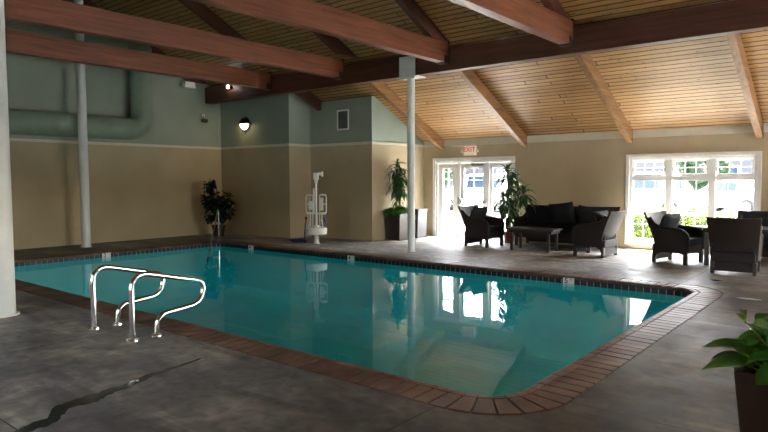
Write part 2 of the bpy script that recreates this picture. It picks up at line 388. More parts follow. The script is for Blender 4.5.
# waterline tile band: grout strip + tiles
def walk(path, step, off=0):
    P = [Vector((*p, 0)) for p in path]; P.append(P[0]); out = []; acc = off; d0 = 0
    for a, c in zip(P, P[1:]):
        l = (c-a).length
        while acc <= d0 + l and l > 1e-6:
            d = (c-a)/l; out.append((a + d*(acc-d0), math.atan2(d.y, d.x))); acc += step
        d0 += l
    return out
TS = .102
b = MB()
for p, a in walk(inner, TS):
    mt = Matrix.Translation(p) @ Matrix.Rotation(a, 4, 'Z')
    b.box(-TS/2+.007, TS/2-.007, -.006, .008, -.112, -.018, 0, mt)
b2n = len(inner)
gi = rrect(PX0-.004, PX1+.004, PY0-.004, PY1+.004, .305)
b.add([(x, y, -.012) for x, y in gi] + [(x, y, -.118) for x, y in gi], [(i, (i+1) % b2n, (i+1) % b2n+b2n, i+b2n) for i in range(b2n)], 1)
struct(b.build('trim_2', [M['tile'], M['grout']]), 'band of small navy tiles with pale grout at the waterline')

# brick coping: bullnose bricks laid across the edge, mitred by angle round the corners
b = MB()
st = .128
rnd = random.Random(3)
def frame(s_, x0, x1, y0, y1, r):
    # point and outward normal at arc length s_ on a rounded rectangle
    lx, ly, q = x1-x0-2*r, y1-y0-2*r, PI/2*r
    for kind, ln, d in (('a', q, ((x1-r, y1-r), 0)), ('l', lx, ((x1-r, y1), (-1, 0), (0, 1))), ('a', q, ((x0+r, y1-r), PI/2)), ('l', ly, ((x0, y1-r), (0, -1), (-1, 0))),
                        ('a', q, ((x0+r, y0+r), PI)), ('l', lx, ((x0+r, y0), (1, 0), (0, -1))), ('a', q, ((x1-r, y0+r), 1.5*PI)), ('l', ly, ((x1, y0+r), (0, 1), (1, 0)))):
        if s_ <= ln:
            if kind == 'a': a = d[1] + s_/r; return Vector((d[0][0]+r*math.cos(a), d[0][1]+r*math.sin(a), 0)), Vector((math.cos(a), math.sin(a), 0))
            return Vector((d[0][0]+d[1][0]*s_, d[0][1]+d[1][1]*s_, 0)), Vector((*d[2], 0))
        s_ -= ln
    return frame(s_, x0, x1, y0, y1, r)
hc = CW/2; fr_ = (PX0-hc, PX1+hc, PY0-hc, PY1+hc, .30+hc)
per = 2*(fr_[1]-fr_[0]-2*fr_[4]) + 2*(fr_[3]-fr_[2]-2*fr_[4]) + 2*PI*fr_[4]; nb = round(per/st); st = per/nb
for k in range(nb):
    dz = rnd.uniform(-.002, .002)
    g_ = hc-.085
    for prof, gap in (([(-hc+.012, -.05), (-hc+.012, dz+.002), (g_-.007, dz+.006), (g_-.007, -.05)], .007), ([(g_+.004, -.05), (g_+.004, dz+.006), (hc-.03, dz+.006), (hc-.006, dz-.004), (hc+.012, dz-.026), (hc+.004, -.05)], .003)):
        vs = []
        for sg in (k*st+gap, (k+1)*st-gap):
            p, nn = frame(sg, *fr_); vs += [p - nn*u + Vector((0, 0, z)) for u, z in prof]
        m_ = len(prof)
        b.add(vs, [tuple(range(m_)), tuple(range(2*m_-1, m_-1, -1))] + [(i, i+m_, (i+1) % m_+m_, (i+1) % m_) for i in range(m_)])
co = rrect(PX0-CW, PX1+CW, PY0-CW, PY1+CW, .62); ci = rrect(PX0, PX1, PY0, PY1, .30); n = len(co)
b.add([(x, y, -.010) for x, y in co] + [(x, y, -.014) for x, y in ci] + [(x, y, -.15) for x, y in co] + [(x, y, -.05) for x, y in ci],
      [(i, (i+1) % n, (i+1) % n+n, i+n) for i in range(n)] + [(i+2*n, (i+1) % n+2*n, (i+1) % n+3*n, i+3*n) for i in range(n)]
      + [(i, (i+1) % n, (i+1) % n+2*n, i+2*n) for i in range(n)] + [(i+n, (i+1) % n+n, (i+1) % n+3*n, i+3*n) for i in range(n)], 1)
struct(b.build('trim_1', [M['brick'], M['mortar']], bevel=.003, seg=1), 'dark brown brick coping round the pool edge')

# depth marker tiles
def marker(x, y, ax, num, label):
    t = thing('depth_marker', label, 'depth marker', (x, y, -.078), 0 if ax == 'Y' else PI/2, 'depth markers on the waterline')
    MB().box(-.09, .09, -.016, -.006, -.075, .06).build('tile_plate', M['white'], t, bevel=.002)
    text_mesh(num, .115, 'numeral', M['ink'], t, (-.035, -.017, .012), (PI/2, 0, 0), .001)
    text_mesh('FT', .05, 'unit_letters', M['greyink'], t, (.045, -.017, .03), (PI/2, 0, 0), .001)
for px, n_, lb in ((-3.81, '5', 'white depth marker tile reading 5 on the far pool edge before the seating'),
                   (-8.33, '4', 'white depth marker tile below the coping, left of the slim middle column'),
                   (-11.47, '4', 'white depth marker tile on the far pool edge, left of the pool lift')):
    marker(px+.03, PY1, 'Y', n_, lb)
marker(PX0, 6.24, 'X', '3', 'white depth marker tile on the short far-left pool edge near the white column')

# ------------------------------------------------------------ walls
def cut_rects(a0, a1, z0, z1, holes):
    xs = sorted({a0, a1, *[h[0] for h in holes], *[h[1] for h in holes]}); out = []
    for p, q in zip(xs, xs[1:]):
        zs = [(h[2], h[3]) for h in holes if h[0] <= p+1e-6 and h[1] >= q-1e-6]; z = z0
        for u, v in sorted(zs):
            if u > z: out.append((p, q, z, u))
            z = max(z, v)
        if z < z1: out.append((p, q, z, z1))
    return out
DX0, DX1, DZ = -9.32, -7.1, 1.96          # door opening in the window wall
WX0, WX1, WZ0, WZ1 = -4.33, -1.97, .17, 1.94
b = MB()
for p, q, u, v in cut_rects(X2-T, XR+T, 0, RZ0+.06, [(DX0, DX1, 0, DZ), (WX0, WX1, WZ0, WZ1), (.6, 3.2, WZ0, WZ1)]):
    b.box(p, q, YW, YW+T, u, v)
struct(b.build('wall_right', M['beige']), 'beige panelled wall with the french doors and the big window')
def two_tone(b, x0, x1, y0, y1, ztop):
    b.box(x0, x1, y0, y1, 0, ZT, 0); b.box(x0, x1, y0, y1, ZT, ztop, 1)
TT = [M['beige'], M['teal']]
b = MB(); b.box(XL-T, XL, Y0-T, Y1+T, 0, ZT, 0)
b.prism([(Y0-T, ZT), (Y1+T, ZT), (Y1+T, roof(Y1+T)+.03), (YR, roof(YR)+.06), (Y0-T, roof(Y0)+.03-.08)], 0, XL-T, XL, 1)
struct(b.build('wall_left', TT), 'far left gable wall, green over beige')
b = MB(); two_tone(b, XL, X1, Y1, Y1+T, roof(Y1+T)+.03)
struct(b.build('wall_back', TT), 'recessed wall with the round lamp, green over beige')
b = MB(); b.box(X1-T, X1, Y1+T, Y2+T, 0, ZT, 0); b.prism([(Y1+T, ZT), (Y2+T, ZT), (Y2+T, roof(Y2+T)+.03), (Y1+T, roof(Y1+T)+.03)], 0, X1-T, X1, 1)
struct(b.build('wall_return', TT), 'short return wall between lamp and vent, green over beige')
b = MB(); two_tone(b, X1, X2, Y2, Y2+T, roof(Y2+T)+.03)
struct(b.build('wall_middle', TT), 'wall behind the pool lift, green over beige')
b = MB(); b.box(X2-T, X2, Y2+T, YW, 0, ZT, 0); b.prism([(Y2+T, ZT), (YW, ZT), (YW, roof(YW)+.03), (Y2+T, roof(Y2+T)+.03)], 0, X2-T, X2, 1)
struct(b.build('wall_corner', TT), 'lit side wall behind the planter, green over beige')
# wall at the camera's back and gable on the near right, unseen windows placed and sized for the light
b = MB()
bh = [(-7.8, -6.8, .5, 1.9), (-4.2, -3.2, .5, 1.9)]
for p, q, u, v in cut_rects(XL, XR, 0, RZ0+.02, bh): b.box(p, q, Y0-T, Y0, u, v, 0)
struct(b.build('wall_front', M['beige']), 'beige wall behind the viewpoint with added windows')
rh = [(6.8, 11.4, .6, 2.05)]
b = MB()
for p, q, u, v in cut_rects(Y0-T, YW, 0, ZT, rh): b.box(XR, XR+T, p, q, u, v, 0)
b.prism([(Y0-T, ZT), (YW, ZT), (YW, roof(YW)+.03), (YR, roof(YR)+.06), (Y0-T, roof(Y0)+.03-.08)], 0, XR, XR+T, 1)
struct(b.build('wall_side', TT), 'near right gable wall with wide unseen windows')

def window_unit(idx, axis, plane, a0, a1, z0, z1, cols, label, depth=T):
    # simple outer-frame-and-mullion window for the walls out of view
    e = bpy.data.objects.new('window_%d' % idx, None); C.objects.link(e); struct(e, label)
    b = MB(); g = MB(); f = .06
    def bx(mb, p, q, u, v, d0, d1):
        if axis == 'X': mb.box(plane+d0, plane+d1, p, q, u, v)
        else: mb.box(p, q, plane+d0, plane+d1, u, v)
    bx(b, a0, a0+f, z0, z1, 0, depth); bx(b, a1-f, a1, z0, z1, 0, depth); bx(b, a0+f, a1-f, z0, z0+f, 0, depth); bx(b, a0+f, a1-f, z1-f, z1, 0, depth)
    for k in range(1, cols):
        c = a0 + (a1-a0)*k/cols; bx(b, c-.035, c+.035, z0+f, z1-f, .03, depth-.03)
    b.build('window_frame', M['white'], e, bevel=.004)
    bx(g, a0+f, a1-f, z0+f, z1-f, depth/2-.003, depth/2+.003); g.build('window_pane', M['glass'], e)
    return e
for k, h in enumerate(rh): window_unit(3+k, 'X', XR, h[0], h[1], h[2], h[3], 3, 'wide unseen white window, placed for light, in the near right gable wall')
for k, h in enumerate(bh): window_unit(6+k, 'Y', Y0-T, h[0], h[1], h[2], h[3], 3, 'white window added behind the viewpoint for light')
window_unit(2, 'Y', YW, .6, 3.2, WZ0, WZ1, 3, 'white window right of the view on the seating wall')

# the big window
e = bpy.data.objects.new('window_1', None); C.objects.link(e); struct(e, 'large white three-bay window with small awning sashes above')
b = MB()
o_ = .07
b.box(WX0-o_, WX0, YW-.025, YW, WZ0-o_, WZ1+o_); b.box(WX1, WX1+o_, YW-.025, YW, WZ0-o_, WZ1+o_)
b.box(WX0, WX1, YW-.025, YW, WZ1, WZ1+o_); b.box(WX0, WX1, YW-.04, YW, WZ0-o_, WZ0)
b.build('window_casing', M['white'], e, bevel=.006)
b = MB(); f = .06; y0_, y1_ = YW+.02, YW+.12
b.box(WX0, WX0+f, y0_, y1_, WZ0, WZ1); b.box(WX1-f, WX1, y0_, y1_, WZ0, WZ1); b.box(WX0+f, WX1-f, y0_, y1_, WZ0, WZ0+f); b.box(WX0+f, WX1-f, y0_, y1_, WZ1-f, WZ1)
mul = [-3.55, -2.75]; TZ0, TZ1 = 1.455, 1.555
for c in mul: b.box(c-.065, c+.065, y0_, y1_, WZ0+f, WZ1-f)
edges = [WX0+f, mul[0]-.065, mul[0]+.065, mul[1]-.065, mul[1]+.065, WX1-f]
bays = [(edges[0], edges[1]), (edges[2], edges[3]), (edges[4], edges[5])]
for p, q in bays: b.box(p, q, y0_, y1_, TZ0, TZ1)
b.build('window_frame', M['white'], e, bevel=.005)
for p, q in bays:
    s = MB(); zb, zt, k = TZ1, WZ1-f, .035
    s.box(p+.004, p+k, y0_+.015, y1_-.03, zb+.004, zt-.004); s.box(q-k, q-.004, y0_+.015, y1_-.03, zb+.004, zt-.004); s.box(p+k, q-k, y0_+.015, y1_-.03, zb+.004, zb+k); s.box(p+k, q-k, y0_+.015, y1_-.03, zt-k, zt-.004)
    for j in (1, 2): c = p+k + (q-p-2*k)*j/3; s.box(c-.007, c+.007, y0_+.03, y0_+.045, zb+k, zt-k)
    c = (zb+zt)/2; s.box(p+k, q-k, y0_+.03, y0_+.045, c-.007, c+.007)
    so = s.build('awning_sash', M['white'], e, bevel=.002)
    MB().box((p+q)/2-.06, (p+q)/2+.06, y0_-.012, y0_+.004, zb+.008, zb+.022).build('sash_latch', M['steel'], so)
    for sx in (p+.012, q-.012): MB().box(sx-.008, sx+.008, y0_-.01, y0_+.02, zb+.10, zb+.16).build('sash_catch', M['steel'], so)
    MB().box(p+k, q-k, y0_+.05, y0_+.054, zb+k, zt-k).build('window_pane', M['glass'], so)
    g = MB(); zb, zt = WZ0+f, TZ0
    for j in (1, 2): c = p + (q-p)*j/3; g.box(c-.007, c+.007, y0_+.03, y0_+.045, zb, zt)
    for j in (1, 2, 3): c = zb + (zt-zb)*j/4; g.box(p, q, y0_+.03, y0_+.045, c-.006, c+.006)
    g.build('muntin_grid', M['white'], e)
    MB().box(p, q, y0_+.05, y0_+.056, zb, zt).build('window_pane', M['glass'], e)

# french doors: fixed leaf, door, fixed leaf
e = bpy.data.objects.new('door_1', None); C.objects.link(e); struct(e, 'white glazed french doors with side lights under the exit sign')
b = MB(); cs = .09
b.box(DX0-cs, DX0, YW-.03, YW, 0, DZ+cs); b.box(DX1, DX1+cs, YW-.03, YW, 0, DZ+cs); b.box(DX0, DX1, YW-.03, YW, DZ, DZ+cs)
b.build('door_casing', M['white'], e, bevel=.006)
b = MB(); b.box(DX0, DX0+.05, YW, YW+.14, 0, DZ); b.box(DX1-.05, DX1, YW, YW+.14, 0, DZ); b.box(DX0+.05, DX1-.05, YW, YW+.14, DZ-.05, DZ)
jm = [-8.62, -7.77]
for c in jm: b.box(c-.04, c+.04, YW, YW+.14, 0, DZ-.05)
b.box(DX0+.05, DX1-.05, YW, YW+.14, 0, .02)
b.build('door_frame', M['white'], e, bevel=.004)
def leaf(p, q, cols, rows, name, par, st_=.11, zb=.24):
    s = MB(); y0_, y1_ = YW+.03, YW+.075; zt = DZ-.05
    s.box(p+.005, p+st_, y0_, y1_, .025, zt-.005); s.box(q-st_, q-.005, y0_, y1_, .025, zt-.005)
    s.box(p+st_, q-st_, y0_, y1_, .025, zb); s.box(p+st_, q-st_, y0_, y1_, zt-.13, zt-.005)
    a, c_, u, v = p+st_, q-st_, zb, zt-.13
    for j in range(1, cols): x = a+(c_-a)*j/cols; s.box(x-.010, x+.010, y0_+.01, y1_-.01, u, v)
    for j in range(1, rows): z = u+(v-u)*j/rows; s.box(a, c_, y0_+.01, y1_-.01, z-.010, z+.010)
    o = s.build(name, M['white'], par, bevel=.003)
    MB().box(a, c_, y0_+.02, y0_+.025, u, v).build('glass_pane', M['glass'], o)
    return o
leaf(DX0+.05, jm[0]-.04, 2, 5, 'side_light', e, .15)
dl = leaf(jm[0]+.04, jm[1]-.04, 2, 5, 'door_leaf', e, .11)
leaf(jm[1]+.04, DX1-.05, 2, 5, 'side_light', e, .08)
MB().tube([(jm[0]+.08, YW-.05, .93), (jm[1]-.08, YW-.05, .93)], .013).box(jm[0]+.05, jm[0]+.12, YW-.06, YW+.03, .87, 1.0).box(jm[1]-.11, jm[1]-.05, YW-.06, YW+.03, .9, .96).build('panic_bar', M['steel'], dl)
MB().box(-8.62, -8.55, YW-.07, YW+.0, .85, 1.06).build('door_handle', M['steel'], dl, bevel=.01)
b = MB(); b.box(-8.2, -7.86, YW-.07, YW-.005, DZ-.14, DZ-.07); b.tube([(-8.1, YW-.04, DZ-.07), (-8.35, YW-.10, DZ-.03), (-8.12, YW-.02, DZ+.02)], .008, 6); b.build('door_closer', M['steel'], dl, bevel=.008)

# band trim (kept as one continuous moulding per wall)
zt0, zt1 = ZT-.03, ZT+.035
def band(x0, x1, y0, y1, n_, lb): struct(MB().box(x0, x1, y0, y1, zt0, zt1).build('trim_%d' % n_, M['trimcream'], bevel=.004), lb)
band(XL, XL+.025, Y0, Y1-.025, 3, 'cream moulding along the far left wall')
band(XL, X1+.025, Y1-.025, Y1, 4, 'cream moulding under the round lamp')
band(X1, X1+.025, Y1, Y2-.025, 5, 'cream moulding on the short return wall')
band(X1, X2+.025, Y2-.025, Y2, 6, 'cream moulding below the vent')
band(X2, X2+.025, Y2, YW-.03, 7, 'cream moulding on the lit side wall')
struct(MB().box(X2, XR, YW-.03, YW, ZT-.03, RZ0+.015).build('trim_8', M['trimcream'], bevel=.004), 'pale cornice where the seating wall meets the sloped ceiling')

# ------------------------------------------------------------ ceiling (two plank slopes)
def slope(name, ya, za, yb, zb, lb):
    ln = math.hypot(yb-ya, zb-za); ang = math.atan2(zb-za, yb-ya)
    o = MB().box(XL-T, XR+T, 0, ln, 0, .12).build(name, M['planks']); o.location = (0, ya, za); o.rotation_euler = (ang, 0, 0)
    return struct(o, lb)
slope('ceiling', Y0-.05, roof(Y0)-.02, YR, roof(YR), 'pine plank ceiling slope over the near side')
o = MB().box(XL-T, XR+T, -math.hypot(YW+.25-YR, SL*(YW+.25-YR)), 0, 0, .12).build('ceiling_far', M['planks']); o.location = (0, YR, roof(YR)); o.rotation_euler = (-math.atan(SL), 0, 0)
o.name = 'ceiling.001'
# fix direction: slope descends towards +Y
o.data.transform(Matrix.Translation((0, math.hypot(YW+.25-YR, SL*(YW+.25-YR)), 0)))
struct(o, 'pine plank ceiling slope descending to the window wall')

# header beams, tie beams, rafters, ridge
YH = 10.12
def headr(y, label): return tag(MB().box(XL+.002, XR-.002, y, y+.2, 3.60, roof(y+.2) - .02 if y > YR else roof(y)-.02).build('header_beam', M['header'], bevel=.008), label, 'beam', 'long header beams')
headr(YH, 'long dark header beam crossing above the far side of the pool')
headr(2.44, 'long dark header beam above the near edge of the pool')
tag(MB().box(XL+.002, XR-.002, YR-.08, YR+.08, roof(YR)-.48, roof(YR)-.06).build('ridge_beam', M['header'], bevel=.008), 'dark ridge beam at the ceiling peak', 'beam')
TIES = [(-4.3, 'red-brown tie beam nearest the viewer at the top centre'), (-6.78, 'red-brown tie beam ending beside the bracketed middle column'),
        (-9.55, 'third red-brown tie beam, ending left of the middle column'), (-12.0, 'farthest red-brown tie beam, nearest the green left wall')]
for x, lb in TIES:
    t = tag(MB().box(x-.09, x+.09, 2.641, YH-.001, 3.74, 4.13).build('tie_beam', M['beam'], bevel=.008), lb, 'beam', 'tie beams over the pool')
    MB().box(x-.10, x+.10, YH-.16, YH-.002, 3.72, 3.86).box(x-.10, x+.10, YH-.02, YH-.002, 3.72, 4.2).build('hanger_bracket', M['black'], t)
def rafter(x, label, mat, far=True, wd=.06):
    b = MB()
    if far: b.prism([(YH+.202, roof(YH+.202)-.30), (YW-.04, roof(YW-.04)-.27), (YW-.04, roof(YW-.04)-.02), (YH+.202, roof(YH+.202)-.01)], 0, x-wd, x+wd)
    else: b.prism([(YR+.082, roof(YR+.082)-.30), (9.56, 4.135), (YH-.002, 4.135), (YH-.002, roof(YH-.002)-.01), (YR+.082, roof(YR+.082)-.01)], 0, x-wd, x+wd)
    return tag(b.build('rafter', mat, bevel=.006), label, 'rafter', 'rafters')
for x, lb in ((-1.95, 'honey-coloured rafter right of the big window'), (-4.32, 'honey-coloured rafter coming down left of the big window'), (-6.75, 'honey-coloured rafter coming down right of the exit sign'),
              (-9.1, 'honey-coloured rafter meeting the corner left of the doors'), (.5, 'lower rafter outside the view to the right'), (2.9, 'last lower rafter outside the view to the right')):
    rafter(x, lb, M['rafter'])
def stub(x, lb, yend):
    b = MB().prism([(YH+.202, roof(YH+.202)-.30), (yend, roof(yend)-.27), (yend, roof(yend)-.01), (YH+.202, roof(YH+.202)-.01)], 0, x-.07, x+.07)
    tag(b.build('rafter', M['header'], bevel=.006), lb, 'rafter', 'rafters')
stub(-11.5, 'dark short rafter stub beside the return wall above the vent', 11.38)
for x, lb in ((-1.95, 'upper rafter above the header beam at the far right'), (-4.32, 'upper rafter above the nearest tie beam'), (-6.75, 'upper rafter rising left of the bracketed column'), (-9.1, 'upper dark rafter rising above the third tie beam'),
              (-11.5, 'upper dark rafter above the farthest tie beam'), (-14.63, 'dark rafter lying against the green gable wall')):
    rafter(x, lb, M['header'], False)

# columns
def column(x, y, r, ztop, label, bracket=False):
    t = thing('column', label, 'column', (x, y, 0))
    MB().lathe([(r, .012), (r, ztop)], n=32).build('shaft', M['column'], t, smooth=True)
    MB().lathe([(r*1.25, 0), (r*1.25, .012)], n=32).build('base_plate', M['column'], t)
    if bracket:
        b = MB().box(-.2, .2, -.14, -.121, -.05+ztop, ztop+.40).box(-.2, .2, -.14, .14, ztop, ztop+.012)
        b.build('beam_saddle', M['column'], t, bevel=.003)
        MB().box(-.26, .26, -.15, .15, ztop-.02, ztop-.001).build('cap_plate', M['white'], t)
    return t
column(-7.68, 10.22, .078, 3.585, 'slim white column with a square beam bracket at the middle of the pool edge', True)
column(-7.66, 2.54, .155, 3.585, 'thick white column at the left edge of the picture, nearest the viewer')
column(-14.02, 6.44, .095, roof(6.44)-.49, 'tall white column against the far left wall')

# duct on the left wall
b = MB(); R_ = .27; path = [(-14.4, 2.2, 2.75), (-14.4, 7.72, 2.75)]
for k in range(1, 9): a = PI/2*k/8; path.append((-14.4, 7.72 + .36*math.sin(a), 2.75+.36*(1-math.cos(a))))
path.append((-14.4, 8.08, roof(8.08)-.02)); b.tube(path, R_, 28)
for i in range(len(b.v)-28, len(b.v)): b.v[i] = (b.v[i][0], b.v[i][1], roof(b.v[i][1])-.31)
d_ = b.build('air_duct', plain('duct_paint', (.20, .27, .215), .45, var=.05), smooth=True)
tag(d_, 'large round duct painted green, bending upward on the far left wall', 'duct')
for yy in (2.8, 4.2): MB().lathe([(R_+.012, -.03), (R_+.012, .03)], (-14.4, yy, 2.73), 28, axis='Y').build('duct_collar', M['teal'], d_)

# ------------------------------------------------------------ wall fittings
t = thing('wall_lamp', 'round lit wall lamp with dark hood on the green wall', 'lamp', (-13.58, Y1, 3.0))
MB().lathe([(.19, -.03), (.2, -.015), (.19, 0)], n=28, axis='Y').build('back_plate', M['black'], t, smooth=True)
b = MB(); vs = []; n1, n2 = 10, 20
for i in range(n1+1):
    for j in range(n2+1):
        ph = PI/2*i/n1; th = PI*j/n2
        vs.append((.19*math.sin(ph)*math.cos(th), -.03-.13*math.cos(ph), .19*math.sin(ph)*math.sin(th)))
b.add(vs, [(i*(n2+1)+j, i*(n2+1)+j+1, (i+1)*(n2+1)+j+1, (i+1)*(n2+1)+j) for i in range(n1) for j in range(n2)])
b.build('hood', M['black'], t, smooth=True)
b = MB().lathe([(.001, -.145), (.06, -.135), (.11, -.10), (.14, -.05), (.14, -.031)], n=24, axis='Y')
b.build('globe', M['bulb'], t, smooth=True)
t = thing('spotlight', 'small bright spotlight under the beams at the upper left', 'lamp', (-13.5, YH-.001, 3.93))
MB().lathe([(.03, -.12), (.045, -.06), (.045, -.0)], n=16, axis='Y').build('lamp_body', M['black'], t, smooth=True)
MB().lathe([(.001, -.135), (.04, -.13), (.045, -.12)], n=16, axis='Y').build('lens', M['spotlit'], t, smooth=True)
t = thing('flood_light', 'pale box-shaped fixture on the green wall under the tie beam', 'fixture', (XL, 9.5, 4.0))
MB().box(.001, .10, -.05, .05, -.04, .10).build('mount', M['greybin'], t, bevel=.006)
MB().prism([(-.17, -.06), (.17, -.06), (.14, .10), (-.14, .10)], 0, .10, .26).build('housing', M['white_plastic'], t, bevel=.015)
t = thing('security_camera', 'small black camera with a white mount on the green wall', 'camera', (XL, 10.02, 3.2))
MB().box(.001, .05, -.05, .05, 0, .10).build('mount', M['white_plastic'], t, bevel=.006)
MB().tube([(.05, 0, .03), (.1, 0, -.04)], .015).lathe([(.045, -.09), (.055, -.02), (.05, .06)], (.13, 0, -.08), 16, axis='Y').build('camera_body', M['black'], t, smooth=True)
t = thing('wall_vent', 'small framed grille high on the green wall above the pool lift', 'vent', (-10.66, Y2, 2.99))
b = MB(); b.box(-.2, .2, -.02, 0, -.25, -.215).box(-.2, .2, -.02, 0, .215, .25).box(-.2, -.165, -.02, 0, -.215, .215).box(.165, .2, -.02, 0, -.215, .215)
b.build('frame', M['white'], t, bevel=.004)
b = MB().box(-.165, .165, -.008, -.001, -.215, .215)
for k in range(10): z = -.19 + k*.042; b.box(-.16, .16, -.018, -.006, z, z+.006)
b.build('grille', M['screen'], t)
t = thing('exit_sign', 'lit exit sign with red letters and two small lamps above the doors', 'sign', (-8.26, YW, 2.21))
MB().box(-.17, .17, -.07, -.001, -.11, .13).build('housing', M['signface'], t, bevel=.006)
text_mesh('EXIT', .17, 'letters', M['red_ink'], t, (0, -.072, .03), (PI/2, 0, 0), .001)
for s in (-1, 1):
    b = MB().tube([(s*.17, -.04, 0), (s*.21, -.05, .01)], .01, 8).lathe([(.02, -.06), (.04, -.02), (.035, .01)], (s*.225, -.05, .0), 14, axis='Y')
    b.build('emergency_lamp', M['trimcream'], t, smooth=True)
MB().box(-.09, .09, -.05, -.001, .13, .165).build('bracket', M['trimcream'], t)

# ------------------------------------------------------------ pool fittings
def fillet(pts, r, n=8):
    pts = [Vector(p) for p in pts]; out = [pts[0]]
    for a, p, c in zip(pts, pts[1:], pts[2:]):
        d1 = (a-p).normalized(); d2 = (c-p).normalized(); rr = min(r, (a-p).length*.5, (c-p).length*.5)
        A, B_ = p+d1*rr, p+d2*rr
        for k in range(n+1):
            t = k/n; out.append(A*(1-t)**2 + p*2*t*(1-t) + B_*t*t)
    out.append(pts[-1]); return out
def grab_rail(x, label):
    t = thing('grab_rail', label, 'handrail', (x, 2.90, 0), 0, 'chrome figure-four grab rails')
    zt = .65
    p = fillet([(0, 0, .01), (0, 0, zt), (0, .80, .46), (0, .74, .24), (0, .27, .20), (0, .24, .01)], .20, 10)
    MB().tube(p, .026, 14).build('rail_tube', M['chrome'], t, smooth=True)
    for y in (0, .24): MB().lathe([(.06, 0), (.058, .012), (.03, .02)], (0, y, .0005), 20).build('escutcheon', M['chrome'], t, smooth=True)
grab_rail(-6.20, 'polished steel pool grab rail, the left one nearer the thick column')
grab_rail(-5.44, 'polished steel pool grab rail, the right one nearer the viewer')
t = thing('stair_handrail', 'slim steel handrail slanting into the far corner of the pool', 'handrail', (-13.2, 9.42, 0))
p = fillet([(0, 0, 0), (0, 0, .72), (.06, -.06, .75), (.84, -.86, -.11), (1.12, -1.15, -.45)], .08)
MB().tube(p, .016, 10).build('rail_tube', M['chrome'], t, smooth=True)
MB().lathe([(.05, 0), (.03, .015)], (0, 0, .0005), 16).build('escutcheon', M['chrome'], t, smooth=True)

# pool lift
t = thing('pool_lift', 'white mechanical pool lift on a round pedestal beside the far pool edge', 'pool lift', (-10.38, 10.12, 0), math.radians(35)); t.scale = (.64, .64, 1)
MB().lathe([(.115, 0), (.115, .02), (.085, .03), (.085, .22)], n=24).build('pedestal', M['white_plastic'], t, smooth=True)
MB().lathe([(.36, .22), (.385, .235), (.385, .37), (.36, .385)], n=36).build('round_platform', M['white_plastic'], t, smooth=True)
MB().lathe([(.04, .385), (.036, 1.52)], n=16).lathe([(.12, .385), (.11, .43), (.05, .44)], n=20).build('mast', M['white_plastic'], t, smooth=True)
b = MB().box(-.09, .09, -.08, .08, 1.50, 1.66).box(.09, .26, -.04, .04, 1.60, 1.67).box(-.05, .05, -.05, .05, 1.42, 1.5).box(.20, .26, -.05, .05, 1.57, 1.69)
b.build('boom_head', M['white_plastic'], t, bevel=.012)
for s, nm in ((-1, 'side_frame'), (1, 'side_frame')):
    b = MB(); x0, x1 = (.12, .37) if s > 0 else (-.37, -.12)
    b.tube([(v.x, v.y, v.z) for v in fillet([((x0+x1)/2, -.03, .72), (x0, -.03, .72), (x0, -.03, 1.14), (x1, -.03, 1.14), (x1, -.03, .72), ((x0+x1)/2, -.03, .72)], .05, 5)], .018, 8)
    b.tube([(x0, -.03, .93), (x1, -.03, .93)], .012, 8)
    b.build(nm, M['white_plastic'], t, smooth=True)
MB().box(-.26, -.06, -.10, .02, .80, 1.0).build('battery_box', M['white_plastic'], t, bevel=.015)
MB().box(-.10, -.055, -.09, -.02, .74, 1.30).build('control_post', M['white_plastic'], t, bevel=.01)
MB().box(.15, .27, -.09, -.05, .78, 1.08).build('panel', M['white_plastic'], t, bevel=.008)
for x in (-.22, -.13, .13, .22): MB().tube([(x, -.02, .38), (x*.95, -.03, .74)], .017, 8).build('support_rod', M['white_plastic'], t, smooth=True)
MB().box(-.34, .34, -.06, .02, .69, .73).build('cross_bar', M['white_plastic'], t, bevel=.006)
for x in (-.3, .3): MB().tube([(x, -.02, .40), (x*.6, -.05, .56)], .014, 8).build('foot_brace', M['white_plastic'], t, smooth=True)
MB().lathe([(.001, 0), (.035, .02), (.04, .06), (.001, .09)], (-.36, -.1, .56), 12).build('knob', M['black'], t, smooth=True)
b = MB(); b.tube([(-.36, -.1, .56), (-.39, -.12, .42), (-.42, -.08, .25), (-.44, -.02, .02)], .022, 6); b.build('blue_strap', M['bluestrap'], t)['label'] = 'dark blue webbing strap'
MB().tube([(.30, -.05, .62), (.36, -.07, .5), (.3, -.07, .42)], .025, 6).build('blue_strap', M['bluestrap'], t)['label'] = 'dark blue webbing strap'
b = MB(); random.seed(4)
vs = []; nx, ny = 12, 6
for i in range(nx+1):
    for j in range(ny+1):
        vs.append((-.28+.56*i/nx, -.16+.32*j/ny+.03*math.sin(i*.9), .012+.018*(1+math.sin(i*1.7+j*1.1))))
fs = [(i*(ny+1)+j, (i+1)*(ny+1)+j, (i+1)*(ny+1)+j+1, i*(ny+1)+j+1) for i in range(nx) for j in range(ny)]
o = len(vs); vs2 = vs + [(x, y, .001) for x, y, z in vs]
border = []
b.add(vs2, fs + [tuple(i+o for i in f) for f in fs] + [(i*(ny+1), (i+1)*(ny+1), (i+1)*(ny+1)+o, i*(ny+1)+o) for i in range(nx)] + [(i*(ny+1)+ny, (i+1)*(ny+1)+ny, (i+1)*(ny+1)+ny+o, i*(ny+1)+ny+o) for i in range(nx)])
tag(b.build('folded_cloth', M['bluestrap'], loc=(-11.15, 10.25, 0), rot=(0, 0, -.5)), 'dark blue cloth lying on the deck left of the pool lift', 'cloth')

